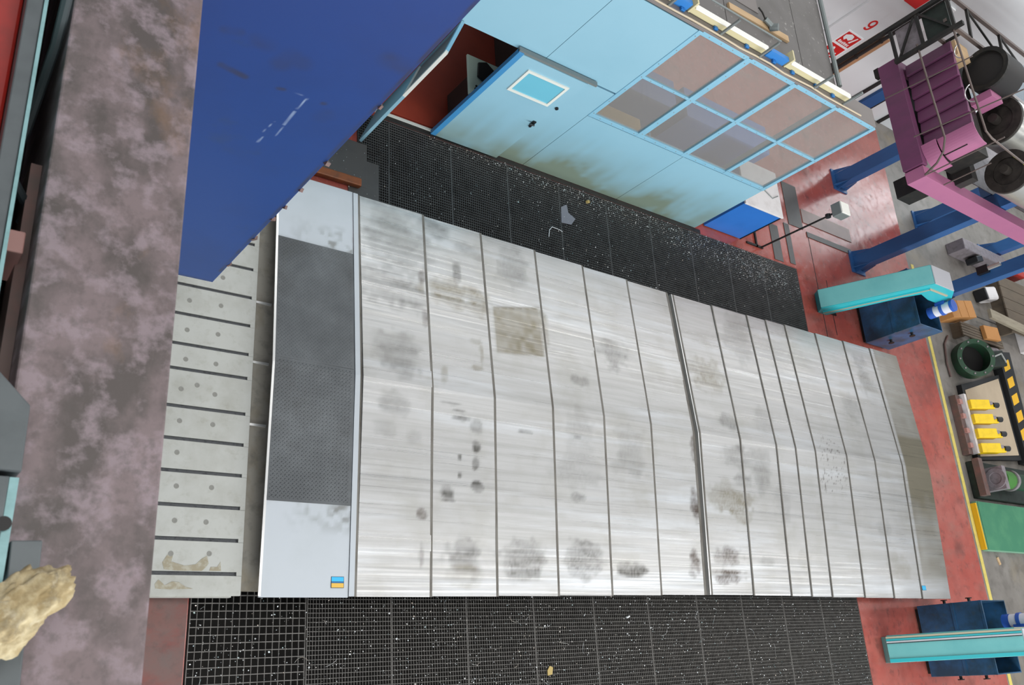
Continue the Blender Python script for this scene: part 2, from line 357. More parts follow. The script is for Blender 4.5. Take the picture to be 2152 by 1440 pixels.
tail = [(15.525,2.0),(15.527,1.95),(15.522,1.90),(15.508,1.855),(15.483,1.825),(15.45,1.815),(15.415,1.822),(15.388,1.845)]
def ribbon(mb, pts, w, y0, y1, closed=False):
    n_ = len(pts); P_ = []
    for i_ in range(n_):
        a_ = Vector(pts[i_-1] if i_ else (pts[-2] if closed else pts[0])); c_ = Vector(pts[i_+1] if i_ < n_-1 else (pts[1] if closed else pts[-1])); d_ = (c_-a_).normalized(); nn = Vector((-d_.y,d_.x))*w/2
        p_ = Vector(pts[i_]); P_.append((p_+nn, p_-nn))
    for (l0,r0),(l1,r1) in zip(P_[:-1],P_[1:]): mb.prism([(l0.x,y0,l0.y),(r0.x,y0,r0.y),(r1.x,y0,r1.y),(l1.x,y0,l1.y)], (0,y1-y0,0))
b = MB(); ribbon(b, nine, .042, WY-.068, WY-.0605, True); ribbon(b, tail, .042, WY-.0675, WY-.0605)
o9 = origin_to_base(b.build('pillar_number', 'sign_red', None))
tag(o9, 'red number nine on the white wall pillar', 'number')

# ================================================================= MACHINE
YA, YB = 0.80, 5.43; YM = (YA+YB)/2
# bed under the covers
t = thing('machine_bed', (9,YM,0), 'dark cast machine bed hidden beneath the steel way covers', 'machine bed')
b = MB(); b.box(3.8,15.9,1.5,4.75,0,.40); b.build('bed_casting', 'dark_iron', t, bevel=.02)
b = MB(); b.box(3.8,15.9,1.7,1.95,.40,.48); b.build('guideway', 'bright_steel', t)
b = MB(); b.box(3.8,15.9,4.3,4.55,.40,.48); b.build('guideway', 'bright_steel', t)

STAINS = [(4.75,4.95,.42,.48,.42,0),(6.55,5.05,.28,.26,.32,0),(11.1,4.9,.36,.42,.28,0),(15.6,4.6,.4,.7,.35,1),(4.69,3.46,.265,.263,.45,0),(4.6,4.3,.322,.278,.5,0),(4.95,4.23,.2,.137,.4,0),(5.46,4.4,.3,.182,.6,1),(5.89,4.37,.186,.166,.6,1),(5.35,5.29,.254,.123,.45,0),(5.78,5.11,.226,.11,.5,0),(5.61,4.7,.058,.147,.6,0),(5.6,1.2,.273,.198,.55,0),(5.59,1.05,.219,.154,.3,1),(6.43,1.22,.301,.219,.55,0),(6.47,1.36,.158,.099,.4,0),(7.37,1.25,.303,.196,.55,0),(7.39,1.44,.143,.058,.6,0),(8.21,1.14,.225,.078,.8,0),(10.18,4.11,.367,.257,.5,1),(10.26,2.18,.44,.228,.6,1),(10.53,1.95,.199,.099,.5,1),(10.18,1.37,.297,.134,.6,2),(10.14,1.16,.379,.033,.85,2),(10.15,1.07,.315,.059,.8,2),(9.6,2.85,.093,.216,.75,2),(9.54,2.06,.101,.232,.8,2),(9.43,1.28,.107,.167,.8,2),(9.38,1.12,.077,.063,.8,2),(5.57,2.8,.15,.029,.75,0),(5.77,2.74,.097,.094,.7,0),(5.76,2.49,.048,.057,.9,0),(5.53,2.34,.033,.051,.9,0),(5.75,2.28,.047,.074,.95,0),(5.52,2.14,.039,.044,.8,0),(5.76,2.03,.081,.061,.9,0),(5.36,1.92,.09,.097,.65,0),(5.37,1.84,.115,.027,.6,0),(5.41,2.96,.134,.023,.6,0),(5.51,2.89,.094,.023,.6,0),(6.54,2.75,.136,.024,.7,0),(7.38,2.78,.083,.026,.6,0),(7.47,3.57,.172,.068,.45,0),(7.34,2.01,.113,.061,.5,0),(10.41,3.38,.251,.123,.45,0),(10.51,2.84,.25,.165,.4,0),(10.59,2.49,.181,.103,.4,0),(7.47,2.89,.254,.261,.2,0),(7.34,2.4,.33,.251,.2,0),(8.18,4.1,.265,.22,.4,0),(8.28,2.85,.276,.203,.2,0),(8.33,2.56,.275,.2,.25,0),(5.82,3.81,.101,.032,.5,1),(5.89,3.67,.029,.152,.6,1),(5.81,3.47,.1,.031,.5,1),(5.32,3.3,.053,.107,.4,1),(6.95,4.15,.099,.347,.6,1),(4.62,2.85,.17,.122,.35,0),(4.56,2.57,.131,.108,.3,0),(4.92,2.51,.087,.077,.3,0),(11.08,2.64,.238,.228,.35,0),(10.97,2.88,.261,.122,.3,0),(14.64,4.68,.267,.217,.4,0),(14.62,5.05,.235,.141,.3,0),(13.05,2.97,.255,.338,.3,3),(12.82,2.67,.193,.163,.3,3),(13.97,4.04,.313,.242,.25,0),(14.54,1.33,.307,.202,.3,1),(14.23,1.88,.212,.165,.2,0),(5.09,4.54,.054,.077,.7,2),(5.11,3.98,.047,.099,.5,2),(5.02,1.67,.055,.047,.6,2),(5.02,1.23,.03,.131,.5,2),(11.3,3.53,.198,.244,.25,0),(11.51,2.26,.171,.303,.2,0),(11.91,1.34,.148,.188,.25,1),(10.98,1.32,.227,.069,.3,0)]
def stain_fields(x, y):
    F = {'grey': np.zeros_like(x), 'tan': np.zeros_like(x), 'rust': np.zeros_like(x)}
    n1 = hashnoise(x,y,5,1); n2 = hashnoise(x,y,14,2); n3 = hashnoise(x,y,40,3)
    for cx, cy, rx, ry, s, k in STAINS:
        r = np.sqrt(((x-cx)/rx)**2 + ((y-cy)/ry)**2) + (n1-.5)*.7 + (n2-.5)*.6
        m = np.clip((1.25-r)/.65, 0, 1)*(.55+.9*hashnoise(x*.25,y*2.2,9,7)); rim = np.clip(1-abs(r-.95)/.14, 0, 1)*.18
        m = m*s*(.62+.55*n3) + rim*s*(r < 1.3)
        key = ('grey','tan','rust','rust')[k]
        if k == 3: m = np.clip((n3-.72)*6, 0, 1)*np.clip((1.6-r)/.5, 0, 1)*.8
        F[key] = np.maximum(F[key], m)
    # the dull replacement panel in the third plate and the grimy end plate
    inp = np.clip((x-6.12)/.03,0,1)*np.clip((6.93-x)/.05,0,1)*np.clip((y-(3.72+.09*(x-6.12)))/.03,0,1)*np.clip((4.38+.2*(x-6.12)-y)/.03,0,1)
    F['tan'] = np.maximum(F['tan'], inp*(.55+.6*n1*n2)); F['grey'] = np.maximum(F['grey'], inp*np.clip(abs(y-4.4-.2*(x-6.12)) < .06, 0, 1)*.5)
    end = np.clip((x-15.2)/.05,0,1)
    F['tan'] = np.maximum(F['tan'], end*(.35+.25*n1+np.clip((3.75-y)/.1,0,1)*np.clip((y-2.1)/.6,0,1)*.5+.1)*np.clip((y-.95)/.3,.1,1))
    # grime collecting at the seams' worn corners
    return {k: np.clip(v,0,1) for k, v in F.items()}

def cover_plate(x0, x1, z, inset, ridge, parent, m_='steel_cover', name='cover_plate', step=.025, flip=False):
    ya, yb = YA+inset, YB-inset
    nx = max(2, int(round((x1-x0)/step))+1); ny = int(round((yb-ya)/step))+1
    if ny % 2 == 0: ny += 1
    xs = np.linspace(x0,x1,nx); ys = np.linspace(ya,yb,ny)
    Xg, Yg = np.meshgrid(xs,ys,indexing='ij')
    zr = lambda y: z + ridge*(1-np.abs(y-YM)/(YM-YA))
    dent = (hashnoise(Xg,Yg,2.2,11)-.5)*.004
    Zg = zr(Yg)+dent
    vs = np.stack([Xg,Yg,Zg],-1).reshape(-1,3)
    vid = lambda i, j: i*ny+j
    fs = [(vid(i,j),vid(i+1,j),vid(i+1,j+1),vid(i,j+1)) for i in range(nx-1) for j in range(ny-1)]
    # thickness: skirt down 2.5 cm and underside
    k = len(vs); bord = [vid(i,0) for i in range(nx)]+[vid(nx-1,j) for j in range(1,ny)]+[vid(i,ny-1) for i in range(nx-2,-1,-1)]+[vid(0,j) for j in range(ny-2,0,-1)]
    low = vs[bord]-np.array([0,0,.022]); allv = np.vstack([vs,low]); n = len(bord)
    fs += [(bord[i],k+i,k+(i+1)%n,bord[(i+1)%n]) for i in range(n)]
    fs += [(k, k+nx-1, k+nx-1+(ny-1)//2, k+2*(nx-1)+(ny-1)+(ny-1)//2), (k+2*(nx-1)+(ny-1)+(ny-1)//2, k+nx-1+(ny-1)//2, k+nx-1+ny-1, k+2*(nx-1)+ny-1)]
    off = wloc(parent); me = bpy.data.meshes.new(name); me.from_pydata([tuple(p) for p in allv-np.array(off)], [], fs)
    me.validate(); o = bpy.data.objects.new(name, me); COL.objects.link(o); o.parent = parent; me.materials.append(MATS[m_])
    F = stain_fields(allv[:,0], allv[:,1])
    if m_ == 'cover_flat':
        y = allv[:,1]; x = allv[:,0]; nn = hashnoise(x,y,9,5)*hashnoise(x,y,22,6)
        g = (np.clip(1-np.minimum(abs(y-1.66),abs(y-4.66))/.28,0,1)*np.clip((x-3.3)/.8,.1,1))*np.clip((nn-.2)*3,0,1)
        F = {'grey': np.clip(g,0,.75)}
    for kk, v in F.items(): set_attr(o, kk, v)
    return o, zr

near = thing('telescopic_way_cover', (6.5,YM,.40), 'near half of the steel telescopic way cover with dark tread plates', 'way cover')
far = thing('telescopic_way_cover', (13,YM,.40), 'far half of the steel telescopic way cover, beyond the black gap', 'way cover')
# first flat plate with two tread plates
_, zr0 = cover_plate(3.235,4.16,.60,-.01,.10,near,'cover_flat')
def strip(x0,x1,zf,dz,h,name,m_,parent,ya=YA,yb=YB,segs=2):
    b = MB()
    for y0, y1 in ((ya,YM),(YM,yb)):
        b._add([(x0,y0,zf(y0)+dz),(x1,y0,zf(y0)+dz),(x1,y1,zf(y1)+dz),(x0,y1,zf(y1)+dz),(x0,y0,zf(y0)+dz+h),(x1,y0,zf(y0)+dz+h),(x1,y1,zf(y1)+dz+h),(x0,y1,zf(y1)+dz+h)],
               [(0,3,2,1),(4,5,6,7),(0,1,5,4),(1,2,6,5),(2,3,7,6),(3,0,4,7)])
    return b.build(name, m_, parent)
strip(3.225,3.25,zr0,.0005,.012,'front_lip','bright_steel',near)
strip(4.165,4.225,zr0,-.004,.016,'clamp_strip','cover_flat',near)
strip(4.225,4.262,zr0,-.02,.012,'wiper_groove','cover_edge',near)
for y0, y1, lab in ((1.70,3.17,'darker tread plate with raised diamonds'),(3.175,4.60,'smoother tread plate with worn diamonds')):
    b = MB(); f0 = lambda x, y: (x, y, zr0(y)+.001)
    ymid = [y0]+([YM] if y0 < YM < y1 else [])+[y1]
    for a, c in zip(ymid[:-1], ymid[1:]):
        za, zc = zr0(a)+.001, zr0(c)+.001
        b._add([(3.255,a,za),(4.155,a,za),(4.155,c,zc),(3.255,c,zc),(3.255,a,za+.006),(4.155,a,za+.006),(4.155,c,zc+.006),(3.255,c,zc+.006)],[(0,3,2,1),(4,5,6,7),(0,1,5,4),(1,2,6,5),(2,3,7,6),(3,0,4,7)])
    tp = b.build('tread_plate', 'tread', near, label=lab)
    d = MB(); s = 0.042; i = 0; y = y0+.03
    hgt = .006 if y0 < 2 else .003
    while y < y1-.02:
        x = 3.28+(s/2 if i % 2 else 0)
        while x < 4.14:
            a = math.radians(45 if i % 2 else -45); c_, s_ = math.cos(a), math.sin(a); z = zr0(y)+.0069
            P = [(x+c_*u-s_*v, y+s_*u+c_*v) for u, v in ((-.016,0),(0,-.005),(.016,0),(0,.005))]
            d._add([(px,py,z) for px,py in P]+[(x,y,z+hgt)], [(0,1,4),(1,2,4),(2,3,4),(3,0,4)])
            x += s
        y += s/2; i += 1
    dm = d.build('tread_diamonds', 'tread', tp); dm['kind'] = 'stuff'
def sticker(x0,x1,y0,y1,zf,parent,two=True):
    b = MB(); b.cur = 0; z = zf((y0+y1)/2)+.004
    b.box(x0,x1,y0,y1,z,z+.002); st = b.build('warning_sticker', 'black_border', parent)
    def q(a0,a1,m_,nm): 
        c = MB(); c.box(x0+.004,x1-.004,y0+(y1-y0)*a0,y0+(y1-y0)*a1,z+.002,z+.003); c.build(nm, m_, st)
    if two: q(.04,.42,'sticker_yellow','yellow_field'); q(.44,.56,'sticker_navy','print_line'); q(.58,.97,'sticker_blue','blue_field')
    else: q(.05,.95,'sticker_blue','blue_field')
sticker(3.97,4.11,.88,.99,zr0,near)
seams = [4.262,5.15,6.04,6.955,7.84,8.73,9.60]
zz = .585; inset = 0.0
for i in range(6):
    x0, x1 = seams[i], seams[i+1]; ridge = .13+.008*i
    _, zr = cover_plate(x0-.06 if i else x0, x1-.008, zz, inset, ridge, near)
    strip(x1-.02, x1+.012, zr, -.008, .0095, 'wiper_edge', 'cover_edge', near, YA+inset, YB-inset)
    strip(x1-.008, x1+.03, zr, -.03, .016, 'wiper_seal', 'seal_black', near, YA+inset, YB-inset)
    zz -= .012; inset += .009
# gap plate
_, zg = cover_plate(9.54, 9.86, zz-.05, inset, .17, near, 'cover_edge')
strip(9.625,9.66,zg,.002,.03,'end_lip','cover_edge',near,YA+inset,YB-inset)
fs_ = [9.74,10.64,11.51,12.0,12.52,13.40,14.25,15.12,16.06]
zz = .525; inset = .05
for i in range(8):
    x0, x1 = fs_[i], fs_[i+1]; ridge = .175-.004*i
    _, zr = cover_plate(x0+.004, x1+(.06 if i < 7 else 0), zz, inset, ridge, far)
    strip(x0-.014, x0+.012, zr, -.008, .0095, 'wiper_edge', 'cover_edge', far, YA+inset, YB-inset)
    if i: strip(x0-.028, x0+.004, zr, -.026, .012, 'wiper_seal', 'seal_black', far, YA+inset, YB-inset)
    zz += .011; inset -= .007
strip(9.70,9.725,zg,.0,.06,'end_lip','bright_steel',far,YA+.05,YB-.05)
sticker(15.13,15.26,.94,1.02,zr,far,False)

# slotted table
t = thing('machine_table', (1.8,2.7,0), 'grey slotted machine table left of the way cover', 'machine table')
b = MB(); b.box(.5,3.09,.84,5.4,0.05,.46); b.box(.5,3.02,.80,.86,.40,.47); b.build('table_body', 'table_steel', t)
slots = [1.01,1.32,1.63,1.95,2.26,2.58,2.96,3.22,3.54,3.86,4.19,4.49,4.81,5.12]
ed = [.812]+slots+[5.4]
HOLES = [(2.73,4.02),(2.73,3.7),(2.41,3.69),(2.72,3.38),(2.41,3.37),(2.72,3.06),(2.42,3.06),(2.55,2.81),(2.73,2.74),(2.4,2.75),(2.41,2.43),(2.73,2.43),(2.41,2.12),(2.43,1.8),(2.44,1.48),(2.73,1.48),(2.78,1.19),(2.43,1.18),(2.76,1.81)]
for k in range(len(ed)-1):
    y0 = ed[k]+(.018 if k else 0); y1 = ed[k+1]-(.018 if k < len(ed)-2 else 0)
    b = MB(); b.box(.5,3.10,y0,y1,.461,.50); tb = b.build('table_rib', 'table_steel', t, bevel=.003)
    for hx, hy in HOLES:
        if y0 < hy < y1:
            c = MB(); c.ring((hx,hy,.5001),(hx,hy,.502),.024,.012,16); c.cyl((hx,hy,.5001),(hx,hy,.5008),.012,n=12); c.build('bolt_hole', 'hole_dark', tb)
    if 0 < k < len(ed)-1:
        s_ = ed[k]; c = MB(); c.box(.5,3.05,s_-.0175,s_+.0175,.461,.474); c.build('slot_bottom', 'slot_dark', t)
        c = MB(); c.box(3.05,3.10,s_-.0175,s_+.0175,.461,.497); c.build('slot_end', 'table_steel', t)
def puddle(poly, parent):
    c = MB(); c.prism([(x,y,.5006) for x,y in poly], (0,0,.0012)); return c.build('coolant_puddle', 'puddle_tan', parent)
pp_ = [[(2.38,1.04),(2.36,1.10),(2.40,1.17),(2.45,1.17),(2.44,1.11),(2.56,1.075),(2.66,1.09),(2.71,1.14),(2.76,1.17),(2.78,1.10),(2.75,1.06),(2.72,1.032),(2.5,1.03)],
       [(2.79,1.035),(2.80,1.07),(2.86,1.07),(2.89,1.12),(2.90,1.035)],
       [(2.32,.87),(2.31,.91),(2.34,.95),(2.40,.90),(2.46,.935),(2.52,.93),(2.58,.89),(2.65,.872),(2.45,.865)]]
for q in pp_: puddle(q, t)
# trough between table and cover
b = MB(); b.box(3.105,3.75,.86,5.3,.405,.455); b.build('chip_trough', 'stained_steel', t)
for y in (2.49,3.16,3.84): b = MB(); b.box(3.105,3.28,y-.012,y+.012,.4555,.475); b.build('link_bar', 'bright_steel', t)

# crossbeam near the camera and the blue ram hanging in front of it
t = thing('crossbeam', (.48,2.5,5.6), 'dirty pinkish grey steel crossbeam along the left side', 'crossbeam')
zc = 6.4; kk = (CAMZ-zc)/(CAMZ-7.2)
b = MB(); b.box(.19*kk,.44*kk,-1.4,7.5,zc-.7,zc); b.build('beam_body', 'beam_stained', t, bevel=.006)
b = MB(); b.box(.19*kk-.03,.19*kk-.001,-1.4,1.45,zc-.5,zc-.12); b.build('rear_flange', 'carriage_brown', t)
t = thing('machine_ram', (1.5,4.0,1.65), 'big dark blue ram panel hanging over the slotted table', 'machine ram')
x0, x1 = .75, 2.26; z0, z1 = 1.65, 7.6; n = 160; m_ = 500
b = MB(); b.box(x0,x1,3.405,4.7,z0,z1); b.build('ram_body', 'ram_blue', t)
# front sheet with dense mesh so scratches can be laid on it
xs = np.linspace(x0,x1,n); zs = np.linspace(z0,z1,m_); Xg, Zg = np.meshgrid(xs,zs,indexing='ij')
vs = np.stack([Xg,np.full_like(Xg,3.4),Zg],-1).reshape(-1,3); fsx = [(i*m_+j,(i+1)*m_+j,(i+1)*m_+j+1,i*m_+j+1) for i in range(n-1) for j in range(m_-1)]
me = bpy.data.meshes.new('ram_sheet'); me.from_pydata([tuple(p) for p in vs-np.array(wloc(t))], [], fsx); o = bpy.data.objects.new('front_sheet', me); COL.objects.link(o); o.parent = t; me.materials.append(MATS['ram_blue'])
sd = o.modifiers.new('thick','SOLIDIFY'); sd.thickness = .004; sd.offset = 0
def seg(x,z,a,c,w):
    a = np.array(a); c = np.array(c); d = c-a; tt = np.clip(((x-a[0])*d[0]+(z-a[1])*d[1])/(d@d),0,1); return np.clip(1.6-np.hypot(x-a[0]-tt*d[0],z-a[1]-tt*d[1])/w,0,1)
RAMSCR = []
xv, zv = vs[:,0], vs[:,2]; nz = hashnoise(xv,zv,12,21)
sc = np.zeros(len(vs))
for a, c, w, s in [((1.847,4.532),(1.837,4.40),.004,.9),((1.837,4.37),(1.838,4.20),.005,1),((1.838,4.18),(1.845,4.06),.003,.7),((1.774,4.21),(1.754,4.053),.002,.5),((1.775,4.0),(1.77,3.93),.005,.6),((1.707,4.54),(1.81,4.546),.003,.35)]:
    sc = np.maximum(sc, seg(xv,zv,a,c,w)*s*(.4+.8*nz))
sm = np.zeros(len(vs))
for a, c, w, s in [((1.30,4.56),(1.45,4.53),.02,.7),((1.22,4.86),(1.28,4.88),.03,.5),((1.58,4.75),(1.60,4.86),.05,.45),((1.66,4.83),(1.69,4.83),.05,.35),((1.66,4.53),(1.69,4.54),.014,.9),((1.95,4.54),(1.96,4.545),.014,.9),((2.0,4.40),(2.03,4.45),.05,.3),((2.1,5.12),(2.2,5.12),.06,.4),((1.4,4.87),(1.46,4.87),.05,.3),((2.24,1.9),(2.25,6.0),.012,.8),((1.0,1.66),(2.26,1.66),.02,.5)]:
    sm = np.maximum(sm, seg(xv,zv,a,c,w)*s*(.2+1.1*nz))
set_attr(o, 'scratch', np.clip(sc,0,1)); set_attr(o, 'smudge', np.clip(sm,0,1))
b = MB()
for k, zc_ in enumerate((2.05,2.6,2.98,3.2,3.5,3.93,4.7)): b.obox((2.263,3.41,zc_),(.02+.008*(k%3),.03,.05+.02*(k%2)),(0.2*k,.3,.1))
b.build('edge_burrs', 'carriage_brown', t)['kind'] = 'stuff'
b = MB(); b.tube([(.705,2.9,5.9),(.705,3.05,6.2),(.705,3.25,6.5),(.705,3.5,7.0)], .02); tag(origin_to_base(b.build('brown_pipe', 'pipe_brown', None, smooth=True)), 'thin brown pipe between the crossbeam and the blue ram', 'pipe')

# carriage parts at the left edge
b = MB(); b.box(-1.4,.25,-1.2,3.2,5.3,6.15); tag(origin_to_base(b.build('machine_carriage', 'dark_iron', None, bevel=.02)), 'dark machine carriage in the gap left of the crossbeam', 'machine carriage')
K = 1.643; ZL = 6.5
def flat(pts, z0, z1): return [(x*K, y*K, z0) for x, y in pts], (0,0,z1-z0)
t = thing('carriage_rail', (.18,1.4,6.15), 'grey steel rail with pale cyan edge at the top left corner', 'rail')
b = MB(); b.box(.158,.200,.92,3.2,6.16,ZL); b.build('rail_bar', 'grey_plate', t, bevel=.004)
b = MB(); b.box(.2005,.210,.92,3.2,6.3,ZL+.004); b.build('rail_edge', 'cyan_edge', t)
b = MB(); b.box(-.6,.1575,1.2,3.2,6.16,6.42); tag(origin_to_base(b.build('red_housing', 'red_paint', None, bevel=.01)), 'red painted housing in the top left corner', 'housing')
for pts, m_, r, lab in [([(.262,2.0,6.5),(.262,1.83,6.34),(.25,1.72,6.24),(.235,1.6,6.19),(.20,1.45,6.18)],'hose_grey',.015,'grey hose curling down beside the crossbeam at top left'),
                  ([(.20,1.44,6.26),(.222,1.36,6.30),(.25,1.335,6.27),(.275,1.33,6.21),(.262,1.30,6.18)],'rubber_hose',.014,'thin dark hose loop below the red housing')]:
    P = []
    for a, c in zip(pts[:-1], pts[1:]):
        for q in range(4): P.append(Vector(a).lerp(Vector(c), q/4))
    P.append(Vector(pts[-1])); b = MB(); b.tube(P, r); tag(origin_to_base(b.build('hose', m_, None, smooth=True)), lab, 'hose')
b = MB(); b.box(.205,.262,1.125,1.19,6.151,6.36); tag(origin_to_base(b.build('pink_block', 'dark_pink', None, bevel=.004)), 'small dull pink block in the gap beside the crossbeam', 'block')
b = MB(); b.prism(*flat([(.06,.50),(.145,.453),(.191,.407),(.192,.307),(.06,.307)],6.401,ZL)); tag(origin_to_base(b.build('mounting_plate', 'grey_plate', None, bevel=.004)), 'grey steel plate with a cut corner resting on the crossbeam', 'plate')
t = thing('mounting_plate', (.25,.38,6.401), 'grey plate with pale edge and round hole, beneath the rag', 'plate')
b = MB(); b.prism(*flat([(.06,.30),(.178,.30),(.176,.145),(.06,.145)],6.401,ZL)); b.build('plate_body', 'grey_plate', t, bevel=.003)
b = MB(); b.prism(*flat([(.179,.30),(.191,.30),(.189,.145),(.177,.145)],6.401,ZL-.01)); b.build('plate_edge', 'cyan_edge', t)
b = MB(); b.cyl((.294,.383,ZL+.0005),(.294,.383,ZL+.002),.017,n=16); b.build('hole', 'seal_black', t)
b = MB(); b.prism(*flat([(.193,.212),(.233,.214),(.234,.166),(.195,.159)],6.401,ZL-.02)); tag(origin_to_base(b.build('steel_block', 'grey_plate', None, bevel=.003)), 'small dark grey steel block beside the rag', 'block')
b = MB(); b.prism(*flat([(.10,.12),(.22,.11),(.231,.099),(.237,-.1),(.10,-.1)],6.401,6.44)); tag(origin_to_base(b.build('mounting_plate', 'grey_plate', None, bevel=.004)), 'blue-grey plate below the rag at the bottom left corner', 'plate')
# rag
bm = bmesh.new(); bmesh.ops.create_icosphere(bm, subdivisions=5, radius=1)
from mathutils import noise as mnoise
for v in bm.verts:
    p = v.co.copy(); d = 1+.30*mnoise.noise(p*1.7+Vector((3,1,4)))+.22*mnoise.noise(p*4+Vector((7,2,1)))+.10*mnoise.noise(p*9)
    p *= d; a_ = math.radians(42); x_, y_ = p.x*.135, p.y*.068
    v.co = Vector((.312+x_*math.cos(a_)-y_*math.sin(a_), .165+x_*math.sin(a_)+y_*math.cos(a_), 6.575+max(p.z,-.9)*.062))
me = bpy.data.meshes.new('cloth_rag'); bm.to_mesh(me); bm.free(); me.polygons.foreach_set('use_smooth', [True]*len(me.polygons)); me.materials.append(MATS['rag_cloth'])
rg = bpy.data.objects.new('cloth_rag', me); COL.objects.link(rg)
tag(origin_to_base(rg), 'crumpled tan cloth rag at the lower left edge', 'rag')

# ================================================================= GRATINGS
def grating(x0, x1, y0, y1, px, py, label, m_, group, dep=.035, wd=.005):
    t = thing('grating_panel', ((x0+x1)/2,(y0+y1)/2,-.045), label, 'grating', group)
    b = MB(); f = .008
    b.box(x0,x0+f,y0,y1,-.045,0); b.box(x1-f,x1,y0,y1,-.045,0); b.box(x0+f,x1-f,y0,y0+f,-.045,0); b.box(x0+f,x1-f,y1-f,y1,-.045,0)
    b.build('panel_frame', m_, t)
    b = MB(); n = int(round((y1-y0)/py))
    for i in range(1,n): y = y0+(y1-y0)*i/n; b.box(x0+f,x1-f,y-wd/2,y+wd/2,-.04,-.002)
    b.build('long_bars', m_, t)['kind'] = 'stuff'
    b = MB(); n = int(round((x1-x0)/px))
    for i in range(1,n): x = x0+(x1-x0)*i/n; b.box(x-wd*.4,x+wd*.4,y0+f,y1-f,-.03,-.004)
    b.build('cross_bars', m_, t)['kind'] = 'stuff'
    return t
grating(2.80,3.99,-1.29,1.98,.072,.075,'coarse wide-mesh floor grating in the front walkway','grate_iron','front walkway gratings',wd=.008)
xs = [4.0+i for i in range(10)]+[14.07]
for i in range(10):
    grating(xs[i]+.004,xs[i+1]-.004,-1.29,1.98,.034,.046,'fine floor grating in the front walkway, %s from the coarse panel' % ORD[i],'grate_iron','front walkway gratings')
xs = [4.53]+[5.0+i for i in range(9)]+[14.12]
for i in range(10):
    grating(xs[i]+.004,xs[i+1]-.004,4.91,7.11,.034,.040,'fine floor grating between way cover and cabin, %s from the blue ram' % ORD[i],'grate_fine','rear walkway gratings')
def chips(name, n, boxr, label, dens=None, seed=1, curls=0):
    r = np.random.default_rng(seed); b = MB(); cnt = 0
    while cnt < n:
        x = r.uniform(boxr[0],boxr[1]); y = r.uniform(boxr[2],boxr[3])
        if dens and r.random() > dens(x,y): continue
        s = r.uniform(.0035,.009)*(1.7 if r.random() < .1 else 1); a = r.uniform(0,6.28); c_, s_ = math.cos(a)*s, math.sin(a)*s*.7
        z = r.uniform(.004,.009)
        P = [(x+c_,y+s_,z),(x-s_,y+c_,z+.001),(x-c_,y-s_,z+r.uniform(0,.006)),(x+s_*.8,y-c_*.8,z+r.uniform(.002,.008))]
        b._add(P+[(x,y,z-.002)], [(0,1,2,3),(0,4,1),(1,4,2),(2,4,3),(3,4,0)]); cnt += 1
    for _ in range(curls):
        x = r.uniform(boxr[0],boxr[1]); y = r.uniform(boxr[2],boxr[3])
        if dens and r.random() > dens(x,y): continue
        L = r.uniform(.05,.22); a = r.uniform(0,6.28); k = r.uniform(-14,14); pts = []
        for q in range(7):
            pts.append((x,y,.006+.01*math.sin(q))); x += math.cos(a)*L/6; y += math.sin(a)*L/6; a += k*L/6
        b.tube(pts, .0017, 4)
    o = b.build(name, 'swarf', None); tag(o, label, 'metal chips', kind='stuff'); return o
chips('metal_swarf', 3600, (2.8,14.05,-1.0,.95), 'bright metal chips scattered over the front walkway gratings', lambda x,y: .35+.65*hashnoise(x,y,1.3,31) , 4, 90)
chips('metal_swarf', 2600, (4.6,14.1,5.3,6.97), 'bright metal chips scattered over the gratings beside the cabin', lambda x,y: min(1,max(.06,(x-6.5)/4.5+(y-6.9)*2.2))*(1.2*hashnoise(x,y,1.5,33)), 5, 30)
chips('metal_swarf', 1100, (5.6,13.4,6.98,7.12), 'line of swarf swept along the foot of the cabin wall', None, 6, 10)
chips('metal_swarf', 45, (3.7,4.8,5.6,6.5), 'few bright chips on the dark plates beside the blue ram', None, 9, 0).location.z = .016
b = MB(); b.prism([(8.0,6.40,.003),(8.2,6.42,.003),(8.3,6.55,.003),(8.16,6.62,.003),(8.14,6.76,.003),(8.02,6.68,.003)], (0,0,.006)); tag(origin_to_base(b.build('torn_sheet', 'scrap_grey', None)), 'torn grey scrap of sheet lying on the rear grating', 'scrap')
b = MB(); b.tube([(7.72,6.08,.008),(7.74,6.20,.012),(7.80,6.27,.01),(7.95,6.26,.01),(8.0,6.24,.01)], .007, 6); tag(origin_to_base(b.build('bent_string', 'chip_white', None, smooth=True)), 'short bent white string on the rear grating', 'string')
b = MB(); b.prism([(7.15,-.06,.003),(7.22,-.05,.003),(7.24,.03,.003),(7.19,.05,.003),(7.15,.0,.003)], (0,0,.01)); tag(origin_to_base(b.build('tan_leaf', 'leaf_tan', None)), 'small tan scrap on the front grating near the bottom edge', 'scrap')
b = MB(); b.cyl((8.57,.6,.012),(8.62,.62,.012),.012,n=10); tag(origin_to_base(b.build('white_chip', 'chip_white', None)), 'single bright white chip on the front grating', 'chip')
b = MB(); b.obox((8.58,6.93,.03),(.07,.05,.05),(.2,.3,.5)); tag(origin_to_base(b.build('tan_lump', 'leaf_tan', None, bevel=.01)), 'small tan lump on the rear grating below the cabin', 'lump')
b = MB(); b.box(3.5,4.55,5.90,6.02,.014,.10); tag(origin_to_base(b.build('timber_bar', 'copper_bar', None, bevel=.02)), 'orange-brown bar lying beside the way cover under the blue ram', 'bar')

